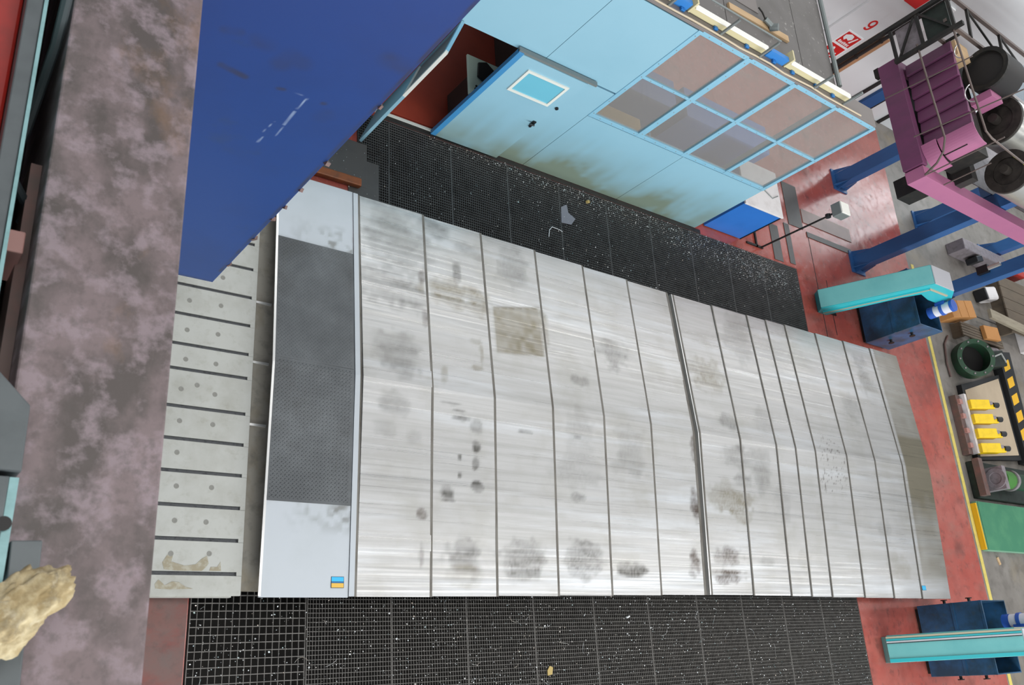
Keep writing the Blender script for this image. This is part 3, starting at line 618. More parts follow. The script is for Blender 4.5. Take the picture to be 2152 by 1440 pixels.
# ================================================================= CABIN
CY = 7.19
t = thing('operator_cabin', (7.1,8.7,0), 'pale blue operator cabin with grid windows and sliding door', 'cabin')
def sheet(name, x0, x1, z0, z1, y=CY, th=.04, m_='cabin_blue', parent=t, grime=True, label=None):
    """wall sheet with a fine grid so the splashed grime near the floor can be laid on"""
    nx = max(2,int((x1-x0)/.04)); nz_ = max(2,int((z1-z0)/.04)); X_, Z_ = np.meshgrid(np.linspace(x0,x1,nx),np.linspace(z0,z1,nz_),indexing='ij')
    A = np.stack([X_,np.full_like(X_,y),Z_],-1).reshape(-1,3); B = A.copy(); B[:,1] += th; k = len(A)
    F = [(i*nz_+j,(i+1)*nz_+j,(i+1)*nz_+j+1,i*nz_+j+1) for i in range(nx-1) for j in range(nz_-1)]
    c = [0,(nx-1)*nz_,nx*nz_-1,nz_-1]; V = np.vstack([A,B[c]])
    bord = [i*nz_ for i in range(nx)]+[(nx-1)*nz_+j for j in range(1,nz_)]+[i*nz_+nz_-1 for i in range(nx-2,-1,-1)]+[j for j in range(nz_-2,0,-1)]
    kk_ = k; F += [(kk_,kk_+3,kk_+2,kk_+1),tuple(bord[:nx][::-1])[::-1]+(kk_+1,kk_),tuple(bord[nx-1:nx+nz_-1])+(kk_+2,kk_+1),tuple(bord[nx+nz_-2:2*nx+nz_-2])+(kk_+3,kk_+2),tuple(bord[2*nx+nz_-3:]+[0])+(kk_,kk_+3)]
    off = np.array(wloc(parent)); me = bpy.data.meshes.new(name); me.from_pydata([tuple(p) for p in V-off], [], F); me.validate()
    bm = bmesh.new(); bm.from_mesh(me); bmesh.ops.recalc_face_normals(bm, faces=bm.faces); bm.to_mesh(me); bm.free()
    ob = bpy.data.objects.new(name, me); COL.objects.link(ob); ob.parent = parent; me.materials.append(MATS[m_])
    x, z = V[:,0], V[:,2]; g = np.zeros(len(V))
    if grime:
        n1 = hashnoise(x,z,3,41); n2 = hashnoise(x,z,11,42); st = hashnoise(x*5,z,2,43)
        g = 1.5*np.clip((1.05*(.5+.8*hashnoise(x,z*0,1.1,44))-z)/.8,0,1)*(.35+.65*n1)*(.6+.5*n2)*.85*np.clip((x-5.9)/1.0,.25,1)*np.clip((11.0-x)/1.5,.2,1)+np.clip((1.3-z)/1.0,0,1)*st*.25+np.clip((1.15-z)/1.15,0,1)*.30*(.6+.6*n1)
    set_attr(ob, 'grime', np.clip(g,0,.85))
    if label: ob['label'] = label
    return ob
# front: panels with open joints
J = .008
for x0, x1, z0, z1 in [(2.6,4.78,0,2.06),(5.9,7.3,0,2.06),(2.6,6.05,2.06,3.55),(6.05,7.3,2.06,3.55),(7.3,9.25,0,1.50),(9.25,11.16,0,1.50)]:
    sheet('wall_panel', x0+J/2, x1-J/2, z0+.02, z1-J)
b = MB(); b.box(2.6,4.75,CY+.045,CY+.06,.02,3.5); b.box(5.9,7.3,CY+.045,CY+.06,.02,3.5); b.box(4.75,5.9,CY+.045,CY+.06,2.08,3.5); b.box(7.3,11.1,CY+.045,CY+.06,.02,1.48); b.build('wall_backing', 'seam_blue', t)
# window grid
wx = [7.33,8.27,9.22,10.17,11.12]; wz = [1.54,2.53,3.54]; fw = .035
wf = t
for i, x in enumerate(wx):
    w_ = fw*(1.5 if i == 1 else 1.3 if i == 2 else 1)
    b = MB(); b.box(x-w_,x+w_,CY-.01,CY+.05,1.505,3.555); b.build('window_mullion', 'cabin_trim', t, bevel=.004)
for zi, z in enumerate(wz):
    for i in range(4):
        w_ = .022 if zi == 1 else fw
        b = MB(); b.box(wx[i]+fw*1.0,wx[i+1]-fw*1.0,CY-.006,CY+.045,z-w_,z+w_); b.build('window_rail', 'cabin_trim', t, bevel=.003)
for i in range(4):
    for a, c in ((1.56,2.52),(2.54,3.52)):
        b = MB(); b.box(wx[i]+.02,wx[i+1]-.02,CY+.018,CY+.024,a,c); b.build('window_pane', 'cabin_glass', t)
sb = MB()
for x in wx:
    for k in range(7): sb.cyl((x,CY-.0125,1.6+.31*k),(x,CY-.010,1.6+.31*k),.008,n=6)
for z in wz:
    for k in range(17): sb.cyl((7.5+.22*k,CY-.0085,z),(7.5+.22*k,CY-.006,z),.008,n=6)
sb.build('frame_screws', 'hole_dark', t)['kind'] = 'stuff'
# sides, back, floor, roof
b = MB(); b.box(2.6,2.64,CY+.06,10.3,.0,3.5); b.build('end_wall', 'cabin_blue', t)
b = MB(); b.box(2.6,10.2,10.26,10.3,0,.9); b.box(2.6,10.2,10.26,10.3,3.2,3.5)
for x in (2.6,4.3,6.0,7.7,10.12): b.box(x,x+.08,10.26,10.3,.9,3.2)
b.build('back_wall', 'cabin_blue', t)
b = MB(); b.box(10.16,10.22,CY+.06,10.3,0,.10); b.box(10.16,10.22,CY+.06,10.3,3.35,3.5)
for y in (7.26,10.22): b.box(10.16,10.22,y,y+.06,.10,3.35)
b.build('end_wall', 'cabin_trim', t)
b = MB(); b.box(6.95,10.15,CY+.07,10.25,.002,.03); b.build('cabin_floor', 'int_floor', t)
b = MB(); b.box(2.65,6.94,CY+.07,10.25,.002,.025); b.build('cabin_floor', 'int_red', t)
b = MB(); b.box(6.88,6.92,CY+.07,10.25,.03,3.5); b.build('partition', 'int_dark', t)
b = MB(); b.box(4.78,5.9,CY-.01,CY+.03,.0,.03); b.build('door_sill', 'white_frame', t)
rx = [2.6,4.7,6.3,7.87,9.46,10.24]
for i in range(5): b = MB(); b.box(rx[i]+.006,rx[i+1]-.006,CY+.30,10.3,3.52,3.58); b.build('roof_panel', 'roof_grey', t, bevel=.004)
b = MB(); b.tube([(10.26,CY+.35,3.62),(10.26,10.3,3.62)], .035); b.build('roof_edge_tube', 'rail_grey', t, smooth=True)
b = MB(); b.box(2.6,11.1,CY-.005,CY+.30,3.56,3.60); b.build('roof_fascia', 'fascia', t, bevel=.004)
b = MB(); b.tube([(2.6+.3*i,CY+.02+.012*math.sin(i*1.7),3.612+.006*math.sin(i*2.3)) for i in range(28)], .012, 6); b.build('edge_cable', 'cable_beige', t, smooth=True)
for x in (6.7,7.62,8.38,9.56,10.24): b = MB(); b.tube([(x,CY+.04,3.60),(x,CY+.04,3.93)], .02); b.build('rail_post', 'rail_grey', t, smooth=True)
b = MB(); b.tube([(5.0,CY+.06,3.95),(8.4,CY+.06,3.95)], .012, 6); b.build('guard_wire', 'rail_grey', t, smooth=True)
for i, x in enumerate((6.45,6.95,7.55,8.15,8.7,9.1,9.62,10.02)):
    b = MB(); b.box(x-.03,x+.03,CY+.08,CY+.12,3.60,3.63); b.build('lamp_bracket', 'bracket_blue', t)
for x0, x1 in ((8.53,8.9),(6.78,7.03)):
    b = MB(); b.box(x0,x1,CY+.13,CY+.19,3.60,3.72); b.build('mounting_strip', 'bracket_blue', t)
for i, (x0, x1, lab) in enumerate([(5.0,6.75,'white tube lamp on the cabin roof edge, nearest the blue ram'),(7.08,8.5,'white tube lamp in the middle of the cabin roof edge'),(8.95,10.35,'white tube lamp at the far end of the cabin roof edge')]):
    l = thing('tube_lamp', ((x0+x1)/2,CY+.16,3.60), lab, 'lamp', 'lamps along the cabin roof')
    b = MB(); b.box(x0,x1,CY+.13,CY+.20,3.605,3.69); b.build('lamp_body', 'lamp_cream', l, bevel=.006)
    b = MB(); b.box(x0+.02,x1,CY+.12,CY+.205,3.6905,3.705); b.build('reflector', 'lamp_white', l, bevel=.004)
    b = MB(); b.box(x0-.03,x0-.001,CY+.12,CY+.28,3.605,3.78); b.build('end_cap', 'lamp_cream', l, bevel=.004)
b = MB(); b.obox((8.55,7.86,3.60),(1.25,.10,.04),(0,0,.03)); tag(origin_to_base(b.build('roof_plank', 'wood_roof', None, bevel=.004)), 'pale wooden plank lying on the cabin roof', 'plank')
l = thing('pipe_fitting', (8.72,7.93,3.62), 'green-grey pipe fitting lying across the roof plank', 'fitting')
b = MB(); b.cyl((8.62,7.92,3.66),(8.75,7.86,3.66),.035); b.cyl((8.75,7.86,3.63),(8.80,7.83,3.72),.05); b.build('body', 'rail_grey', l, smooth=True)
b = MB(); b.tube([(8.62,7.92,3.66),(8.55,7.98,3.68),(8.52,8.06,3.66)], .012, 6); b.build('stem', 'black_steel', l, smooth=True)
b = MB(); b.box(7.9,8.6,8.05,9.2,3.581,3.59); tag(origin_to_base(b.build('paper_sheet', 'fascia', None)), 'pale sheet lying on the cabin roof behind the plank', 'sheet')
# sliding door leaf
d = MB(); DY = 7.10
dl = sheet('sliding_door', 5.70, 6.76, .07, 2.10, DY, .045, 'cabin_blue', t)
b = MB(); b.box(5.62,5.70,DY-.005,DY+.06,.07,2.12); b.build('door_edge', 'door_edge_blue', dl, bevel=.004)
b = MB(); b.box(5.62,6.9,DY+.01,DY+.07,2.105,2.14); b.build('door_track', 'rail_grey', dl)
b = MB()
for q in ((5.92,6.60,1.46,1.50),(5.92,6.60,1.88,1.92),(5.92,5.96,1.50,1.88),(6.56,6.60,1.50,1.88)): b.box(q[0],q[1],DY-.018,DY+.01,q[2],q[3])
b.build('door_window_frame', 'white_frame', dl)
b = MB(); b.box(5.96,6.56,DY-.006,DY-.001,1.50,1.88); b.build('door_window_pane', 'door_glass', dl)
b = MB(); b.box(6.65,6.70,DY-.02,DY-.001,1.0,1.1); b.tube([(6.675,DY-.02,1.07),(6.675,DY-.06,1.07),(6.60,DY-.065,1.075)], .012, 6); b.cyl((6.68,DY-.02,.98),(6.68,DY-.001,.98),.022); b.build('door_handle', 'black_paint', dl)
b = MB(); b.cyl((6.74,DY-.02,1.49),(6.74,DY-.001,1.49),.025); b.build('door_lock', 'black_paint', dl)
# hinged leaf standing open
H0, H1 = Vector((4.80,CY-.02,0)), Vector((4.54,6.60,0)); dv = (H1-H0).normalized(); nv = Vector((dv.y,-dv.x,0)); Lw = (H1-H0).length
Rm = Matrix((dv,nv,Vector((0,0,1)))).transposed()
def leaf(u0,u1,z0,z1,th,name,m_,parent,dn=0):
    b = MB(); c = H0+dv*((u0+u1)/2)+nv*dn+Vector((0,0,(z0+z1)/2)); b.obox(c,(u1-u0,th,z1-z0),Rm); return b.build(name, m_, parent, bevel=.003)
hd = leaf(0,Lw,.05,1.17,.04,'hinged_door','cabin_blue',t)
leaf(0,.06,1.172,2.12,.042,'door_stile','cabin_blue',hd); leaf(Lw-.045,Lw,1.172,2.12,.042,'door_stile','white_frame',hd)
leaf(.061,Lw-.046,2.07,2.12,.042,'door_rail','cabin_trim',hd); leaf(.061,Lw-.046,1.172,1.21,.042,'door_rail','white_frame',hd)
leaf(.061,Lw-.046,1.211,2.069,.008,'door_pane','fascia',hd)
# inside: console, desk items, cabinets
l = thing('control_console', (6.2,7.7,.03), 'pale green control console with papers inside the cabin doorway', 'console')
b = MB(); b.box(5.95,6.8,7.45,7.9,.03,.86); b.build('console_base', 'int_dark', l, bevel=.01)
b = MB(); b.box(5.72,6.8,7.30,7.95,.865,.90); b.build('console_top', 'console_green', l, bevel=.006)
b = MB(); b.prism([(5.86,7.62,.902),(5.98,7.55,.902),(6.08,7.66,.902),(6.14,7.60,.902),(6.18,7.80,.902),(6.02,7.92,.902),(5.88,7.86,.902)], (0,0,.03)); b.build('black_cloth', 'black_paint', l, bevel=.01)
b = MB(); b.prism([(6.06,7.56,.934),(6.26,7.50,.934),(6.34,7.72,.934),(6.14,7.78,.934)], (0,0,.02)); b.build('papers', 'paper', l)
b = MB(); b.prism([(5.90,7.47,.902),(5.98,7.45,.902),(6.0,7.53,.902),(5.93,7.55,.902)], (0,0,.03)); b.build('cup', 'paper', l)
for k in range(3): b = MB(); b.cyl((5.80+.02*k,7.36+.05*k,.902),(5.80+.02*k,7.36+.05*k,.915),.015,n=8); b.build('button', 'black_paint', l)
b = MB(); b.box(8.2,10.1,8.75,9.35,.03,.85); tag(origin_to_base(b.build('blue_cuboid', 'int_blue', None, bevel=.01)), 'blue workbench inside the cabin behind the first windows', 'cuboid')  # solid blue block that shows as the blue band in the windows
b = MB(); b.box(10.35,12.6,8.75,9.35,.0,.85); tag(origin_to_base(b.build('blue_cuboid', 'int_blue', None, bevel=.01)), 'blue workbench outside the cabin end, seen through the far windows', 'cuboid')  # second block carrying the blue band on past the cabin end
b = MB(); b.box(7.95,8.95,7.75,8.05,.03,1.0); tag(origin_to_base(b.build('yellow_box', 'box_yellow', None, bevel=.01)), 'pale yellow box behind the first lower cabin window', 'box')

# blue cabinet beside the cabin
l = thing('tool_cabinet', (11.9,7.75,0), 'bright blue cabinet with white top at the far end of the cabin', 'cabinet')
b = MB(); b.box(11.42,12.41,7.31,8.2,.02,.95); b.build('cabinet_body', 'cabinet_blue', l, bevel=.006)
b = MB(); b.box(11.40,12.44,7.29,8.22,.952,.985); b.build('cabinet_top', 'cabinet_white', l, bevel=.004)
b = MB(); b.box(12.412,12.43,7.3,7.33,.02,.95); b.build('cabinet_edge', 'black_paint', l)
b = MB(); b.tube([(11.85,7.8,.992),(12.2,7.62,.992),(12.38,7.72,.992)], .008, 6); b.build('cable', 'rail_grey', l)
# work lamp on a stand
l = thing('work_lamp', (13.03,7.3,0), 'grey work lamp on a thin black pole stand', 'lamp')
b = MB(); b.box(12.62,13.1,7.28,7.32,.001,.03); b.box(12.9,12.94,7.28,7.75,.001,.03); b.build('stand_foot', 'black_steel', l)
b = MB(); b.tube([(13.05,7.3,.02),(13.09,7.3,1.46)], .018); b.build('pole', 'black_steel', l, smooth=True)
b = MB(); b.cyl((13.09,7.27,1.46),(13.09,7.33,1.46),.05); b.tube([(13.09,7.3,1.46),(13.09,7.3,1.60)],.02); b.build('swivel', 'black_paint', l, smooth=True)
b = MB(); b.box(12.98,13.24,7.18,7.42,1.60,1.78); hd_ = b.build('lamp_head', 'rail_grey', l, bevel=.01)
b = MB(); b.box(12.99,13.23,7.19,7.41,1.781,1.80); b.build('lamp_glass', 'lamp_white', hd_)

# ================================================================= ROLL RACK
def column(x, y, h, label):
    l = thing('rack_column', (x,y,0), label, 'column', 'blue rack columns')
    b = MB(); w, dp = .30, .24
    b.box(x-dp/2,x-dp/2+.03,y-w/2,y+w/2,.03,h); b.box(x+dp/2-.03,x+dp/2,y-w/2,y+w/2,.03,h); b.box(x-dp/2+.03,x+dp/2-.03,y-w/2,y-w/2+.04,.03,h); b.build('shaft', 'column_blue', l, bevel=.004)
    b = MB(); b.box(x-.24,x+.24,y-.25,y+.25,0,.03); b.build('base_plate', 'column_blue', l)
    for s in (-1,1):
        b = MB(); b.prism([(x-dp/2-.012,y+s*w/2,.03),(x-dp/2-.012,y+s*.25,.03),(x-dp/2-.012,y+s*w/2,.42)], (.012,0,0)); b.build('gusset', 'column_blue', l)
        b = MB(); b.prism([(x+s*dp/2,y-w/2-.012,.03),(x+s*.24,y-w/2-.012,.03),(x+s*dp/2,y-w/2-.012,.36)], (0,.012,0)); b.build('gusset', 'column_blue', l)
    b = MB(); b.box(x-.16,x+.16,y-.18,y+.18,h,h+.04); b.build('cap_plate', 'column_pale', l)
    return l
column(16.42,7.80,3.34,'blue rack column beside the turquoise conveyor, crossed by the daylit pink rail')
column(16.40,9.82,2.72,'blue rack column nearest the cabin, running up behind the purple end')
column(19.75,9.75,2.72,'blue rack column in the second row, behind the crossed column')
column(23.0,9.70,2.72,'farthest blue rack column, next to the red block')
c4 = column(19.75,7.80,3.34,'blue rack column at the right edge with a valve clamped on')
b = MB(); b.box(19.52,19.62,7.82,8.0,1.1,1.35); b.build('valve_body', 'black_paint', c4); b = MB(); b.tube([(19.56,7.9,1.35),(19.55,7.9,1.62)], .05); b.build('valve_cylinder', 'roll_steel', c4, smooth=True)
l = thing('roll_rack', (15.8,8.6,2.72), 'purple steel roll rack, daylit side coloured pink, raised on blue columns', 'rack')
b = MB(); b.box(13.5,24,7.40,7.62,2.76,3.09); b.build('side_rail', 'pink', l, bevel=.004)
b = MB(); b.box(13.46,13.62,7.64,9.80,2.76,3.12); b.build('end_beam', 'purple', l, bevel=.004)
b = MB(); b.box(13.64,24,9.66,9.82,2.78,3.09); b.build('side_rail', 'purple', l)
for x in (16.3,19.65,22.9): b = MB(); b.box(x,x+.2,7.97,9.64,2.8,2.98); b.build('cross_beam', 'column_pale', l)
b = MB(); b.box(13.9,14.3,7.45,7.8,2.35,2.755); b.build('foot_block', 'black_steel', l)
b = MB(); b.box(13.50,13.6,9.66,9.84,2.66,2.755); b.build('foot_block', 'black_steel', l)
# ribbed end panel: leaning vertical ribs
ys = np.linspace(8.02,9.72,8)
for i in range(7):
    y0, y1 = ys[i], ys[i+1]
    b = MB(); b.prism([(13.66,y0,3.125),(13.72,y1-.012,3.125),(13.76,y1-.012,3.125),(13.76,y0,3.125)], (0,0,.82)); b.build('panel_rib', 'purple', l, bevel=.006)
def quarter(cx, cy, r, z0, z1, name, th=.02, n=12):
    b = MB(); P = []
    for k in range(n+1):
        a = math.pi + (math.pi/2)*k/n; P.append((cx+r*math.cos(a), cy+r*math.sin(a)))
    for k in range(n+1)[::-1]:
        a = math.pi + (math.pi/2)*k/n; P.append((cx+(r-th)*math.cos(a), cy+(r-th)*math.sin(a)))
    q = MB()
    m2 = n+1
    for k in range(n):
        q.prism([(*P[k],z0),(*P[k+1],z0),(*P[2*m2-2-k],z0),(*P[2*m2-1-k],z0)], (0,0,z1-z0))
    return q.build(name, 'pink', l)
quarter(13.96,8.02,.32,3.36,3.97,'curved_guard'); quarter(13.92,7.98,.40,3.125,3.38,'curved_guard')
b = MB(); b.box(13.77,14.5,7.75,9.7,3.1,3.75); b.build('rack_trough', 'black_steel', l)
b = MB(); b.box(14.35,14.75,8.72,8.86,3.76,4.12); b.build('pink_ledge', 'pink', l)
b = MB(); b.box(13.77,14.2,9.42,9.72,3.76,4.0); b.build('timber_packing', 'wood_roof', l)
for y in (7.9,8.9): b = MB(); b.box(14.55,14.75,y-.35,y+.35,3.0,3.40); b.build('roll_saddle', 'dark_iron', l)
for y in (7.9,8.9): b = MB(); b.box(19.0,19.2,y-.35,y+.35,3.0,3.40); b.build('roll_saddle', 'dark_iron', l)
b = MB(); b.box(13.6,19.8,7.97,9.6,2.985,3.0); b.build('drip_tray', 'machine_grey', l)
for pts in ([(13.2,9.62,3.62),(13.2,8.6,3.64),(13.2,7.72,3.66),(13.2,7.5,3.58),(13.3,7.42,3.4),(13.48,7.42,3.1)],[(13.2,9.53,4.23),(13.2,8.4,4.25),(13.2,7.5,4.27),(13.35,7.42,4.27),(14.6,7.42,4.2)]):
    b = MB(); b.tube(pts, .018); b.build('guard_rod', 'rod_brown', l, smooth=True)
for pts in ([(13.2,8.97,2.88),(13.2,8.85,4.39)],[(13.2,8.01,3.19),(13.2,7.86,4.94)],[(13.5,7.42,3.09),(13.5,7.42,4.4)],[(14.1,7.42,3.09),(14.1,7.42,3.9)]):
    b = MB(); b.tube(pts, .011, 6); b.build('guard_rod', 'rod_brown', l, smooth=True)
for (x, y, z, r, r2) in [(13.62,8.5,3.99,.17,.01),(13.62,9.35,3.99,.14,.01)]:
    b = MB(); pts = [(x,y+r*math.cos(a),z+.12+r*math.sin(a)*.8) for a in np.linspace(math.pi,2*math.pi,14)]; b.tube(pts, r2, 6); b.build('wire_loop', 'bright_steel', l, smooth=True)
def roll(y, z, r, x0, x1, label, tape=False):
    q = thing('steel_roll', ((x0+x1)/2,y,z-r), label, 'roll', 'rolls on the rack')
    b = MB(); b.cyl((x0+.05,y,z),(x1,y,z),r,n=40); b.build('barrel', 'roll_steel', q, smooth=True)
    b = MB(); b.ring((x0,y,z),(x0+.049,y,z),r*.97,r*.62,36); b.build('end_ring', 'roll_end', q)
    b = MB(); b.ring((x0+.02,y,z),(x0+.049,y,z),r*.6,r*.2,30); b.cyl((x0-.15,y,z),(x0+.049,y,z),r*.19); b.build('journal', 'roll_end', q)
    if tape:
        b = MB(); b.obox((x0-.004,y+.02,z+r*.66),(.006,.03,.44),(math.radians(62),0,0)); b.build('tape_strip', 'tape_yellow', q)
roll(8.62,3.86,.44,15.0,18.6,'thick steel roll on the rack, behind the purple ribbed end')
roll(7.62,3.80,.40,15.0,18.6,'steel roll above the daylit pink rail with a yellow tape strip',True)
q = thing('black_drum', (14.5,9.25,3.76), 'black drum on the purple rack beside the yellow timber', 'drum')
b = MB(); b.cyl((14.36,9.25,4.15),(14.93,9.25,4.15),.38,n=36); b.build('shell', 'seal_black', q, smooth=True)
b = MB(); b.ring((14.30,9.25,4.15),(14.36,9.25,4.15),.385,.31,32); b.build('rim', 'black_steel', q)

# black lattice girder behind the rack
l = thing('lattice_girder', (14.5,9.9,3.2), 'black steel lattice girder beside the white wall sign', 'girder')
def bars(lst, r, name, m_, par=None):
    for a, c in lst:
        b = MB(); b.beam(a, c, r*2, r*2); b.build(name, m_, par or l)
bars([((13.2,10.2,1.6),(13.2,10.2,4.5)),((13.2,9.52,3.2),(13.2,9.52,4.4))], .035, 'upright', 'black_steel')
bars([((13.2,9.56,3.24),(13.2,10.16,3.24)),((13.2,9.56,4.26),(13.2,10.16,4.26)),((13.2,9.56,3.72),(13.2,10.16,3.72))], .025, 'cross_bar', 'black_steel')
bars([((13.2,9.56,3.3),(13.2,10.16,3.68)),((13.2,10.16,3.76),(13.2,9.56,4.22))], .018, 'brace', 'black_steel')
bars([((13.24,10.4,4.2),(18.5,10.4,4.2)),((13.24,9.78,4.13),(18.5,9.78,4.13)),((13.3,9.78,3.84),(18.5,9.78,3.70))], .03, 'chord', 'rod_brown')
for x in (14.1,15.3,16.5): bars([((x,9.80,4.15),(x,10.37,4.2))], .022, 'cross_bar', 'black_steel')
for x in (14.1,15.3): bars([((x,10.37,4.2),(x+1.15,9.80,4.15))], .016, 'brace', 'black_steel')
for x in (13.8,15.3): bars([((x,9.78,3.80),(x,9.78,4.10))], .02, 'upright', 'black_steel')
b = MB(); b.box(13.25,13.29,9.58,10.14,3.3,3.68); b.build('infill_plate', 'machine_grey', l)
b = MB(); b.box(13.25,13.29,9.58,10.14,3.78,4.2); b.build('infill_plate', 'dark_machine', l)
b = MB(); b.box(14.2,17.8,9.84,9.9,3.4,3.75); b.build('side_plate', 'machine_grey', l)

# ================================================================= CONVEYORS AND BINS
def chip_bin(x0, y0, label, w=.85, d=1.2, h=1.25):
    q = thing('chip_bin', (x0+w/2,y0+d/2,0), label, 'bin', 'chip bins under the conveyors')
    b = MB(); th = .02; z0 = .08
    b.box(x0,x0+w,y0,y0+d,z0,z0+th); b.box(x0,x0+th,y0,y0+d,z0+th,h); b.box(x0+w-th,x0+w,y0,y0+d,z0+th,h); b.box(x0+th,x0+w-th,y0,y0+th,z0+th,h); b.box(x0+th,x0+w-th,y0+d-th,y0+d,z0+th,h)
    b.build('bin_body', 'bin_blue', q, bevel=.004)
    b = MB(); b.box(x0+th,x0+w-th,y0+th,y0+d-th,.75,.80); b.build('chip_fill', 'bin_inside', q)
    b = MB(); b.box(x0-.02,x0,y0,y0+d,h*.56,h*.60); b.build('side_rib', 'bin_blue', q)
    b = MB(); b.box(x0-.012,x0,y0,y0+d,h-.04,h); b.build('rim', 'bin_blue', q)
    for s in (0,1):
        for z in (.45,.9):
            yy = y0 if s == 0 else y0+d; sg = -1 if s == 0 else 1
            b = MB(); b.cyl((x0+w*.35,yy,z),(x0+w*.35,yy+sg*.06,z),.025); b.cyl((x0+w*.35,yy+sg*.06,z),(x0+w*.35,yy+sg*.075,z),.055); b.build('lifting_lug', 'black_steel', q)
    for sx in (.06,w-.16): 
        b = MB(); b.box(x0+sx,x0+sx+.1,y0+.05,y0+d-.05,0,.079); b.build('skid', 'black_steel', q)
    return q
chip_bin(15.99,5.87,'dark blue chip bin under the far turquoise conveyor')
chip_bin(15.80,-.48,'dark blue chip bin under the conveyor at the bottom right')
def conveyor(y0, y1, label, m_top, m_side, flip=1, long=0):
    q = thing('chip_conveyor', (14.6,(y0+y1)/2,0), label, 'conveyor', 'chip conveyors')
    prof = [(14.58,0.0),(14.46,.16),(15.36,1.98),(16.06+long,1.98),(16.60+long,1.62),(16.55+long,1.50),(15.98,1.50),(15.60,1.58),(15.42,1.30),(14.86,0.0)]
    b = MB(); b.prism([(x,y0,z) for x,z in prof], (0,y1-y0,0)); b.build('casing', m_side, q, bevel=.006)
    # cover on the slope, lid on the head
    u = Vector((.9,0,1.82)).normalized(); n_ = Vector((-u.z,0,u.x)); a = Vector((14.46,0,.16))+n_*.006; c = Vector((15.36,0,1.98))+n_*.006
    b = MB(); b.prism([(a.x,y0+.015,a.z),(c.x,y0+.015,c.z),(c.x+n_.x*.012,y0+.015,c.z+n_.z*.012),(a.x+n_.x*.012,y0+.015,a.z+n_.z*.012)], (0,y1-y0-.03,0)); b.build('slope_cover', m_top, q)
    b = MB(); b.box(15.37,16.04+long,y0+.01,y1-.01,1.983,2.0); b.build('head_lid', 'conveyor_lid' if not long else m_top, q)
    # flange strips on the side facing the camera
    ys_ = y0-.02 if flip > 0 else y1
    for off, m_ in ((.10,'conveyor_trim'),(.045,m_side)):
        p0 = Vector((14.58,ys_,.10)) - n_*off*1.0; p1 = Vector((15.40,ys_,1.86)) - n_*off*1.0
        b = MB(); b.prism([(p0.x,ys_,p0.z),(p1.x,ys_,p1.z),(p1.x-n_.x*.035,ys_,p1.z-n_.z*.035),(p0.x-n_.x*.035,ys_,p0.z-n_.z*.035)], (0,.02,0)); b.build('side_flange', m_, q)
    b = MB(); b.box(15.45,16.1+long,ys_,ys_+.02,1.80,1.84); b.build('side_flange', 'conveyor_trim', q)
    if flip < 0:
        for ya_, yb_, m_, hh in ((y1-.035,y1-.005,'conveyor_trim',.03),(y1-.075,y1-.045,'turquoise',.02),(y1-.105,y1-.08,'conveyor_lid',.03),(y1-.118,y1-.108,'black_border',.02),(y0+.005,y0+.06,'turquoise',.02)):
            a2 = a+n_*.0125; c2 = c+n_*.0125
            b = MB(); b.prism([(a2.x,ya_,a2.z),(c2.x,ya_,c2.z),(c2.x+n_.x*hh,ya_,c2.z+n_.z*hh),(a2.x+n_.x*hh,ya_,a2.z+n_.z*hh)], (0,yb_-ya_,0)); b.build('edge_strip', m_, q)
    # gear motor
    my = y0-.14 if flip > 0 else y1+.14; mx = 16.35+long
    mo = MB(); mo.cyl((mx,my,1.42),(mx,my,1.74),.11); mot = mo.build('motor_body', 'motor_white', q, smooth=True)
    b = MB(); b.cyl((mx,my,1.745),(mx,my,1.80),.12); b.build('fan_cover', 'motor_blue', mot, smooth=True)
    b = MB(); b.cyl((mx,my,1.30),(mx,my,1.415),.115); b.build('motor_flange', 'motor_blue', mot, smooth=True)
    b = MB(); b.ring((mx,my,1.54),(mx,my,1.60),.125,.111); b.build('motor_band', 'motor_blue', mot, smooth=True)
    b = MB(); b.box(mx-.09,mx+.09,min(my,y0 if flip > 0 else y1),max(my,y0 if flip > 0 else y1),1.47,1.66); b.build('gearbox', 'motor_blue', q, bevel=.01)
    b = MB(); b.box(14.62,15.2,y0+.05,y1-.05,0,.02); b.build('foot', 'black_steel', q)
    return q
conveyor(6.28,6.68,'turquoise chip conveyor rising over the bin beside the rear grating','turq_grey','turquoise')
conveyor(-.2,.22,'pale turquoise chip conveyor at the bottom right corner','turq_grey','turq_grey',-1)

# ================================================================= FAR RIGHT CLUTTER
q = thing('green_plate', (20.7,2.3,0), 'flat green steel base with yellow front edge on the concrete', 'machine base')
b = MB(); b.box(18.98,23.5,1.82,2.84,0,.12); b.build('base', 'green_pale', q, bevel=.006)
b = MB(); b.box(18.99,23.5,1.83,2.83,.121,.135); b.build('top_sheet', 'green_paint', q)
b = MB(); b.box(18.93,18.979,1.84,2.80,0,.11); b.build('edge_strip', 'hazard_yellow', q)
q = thing('pump_unit', (20.3,3.3,0), 'dark machine unit with a green motor between board and green base', 'machine')
b = MB(); b.box(19.15,23.5,2.92,3.72,0,.16); b.build('base_frame', 'dark_machine', q, bevel=.02)
b = MB(); b.box(19.12,19.3,2.95,3.75,.161,.30); b.build('rail', 'carriage_brown', q)
b = MB(); b.box(19.45,19.6,3.05,3.55,.161,.6); b.ring((19.43,3.3,.42),(19.45,3.3,.42),.22,.12); b.build('bracket', 'machine_grey', q, bevel=.01)
b = MB(); b.cyl((19.605,3.3,.42),(20.0,3.3,.42),.2,n=28); b.build('motor', 'green_bright', q, smooth=True)
b = MB(); b.ring((20.0,3.3,.42),(20.1,3.3,.42),.23,.1); b.build('flange', 'machine_grey', q)
b = MB(); b.cyl((20.105,3.3,.42),(20.9,3.3,.42),.18,n=28); b.build('gearbox', 'green_casting', q, smooth=True)
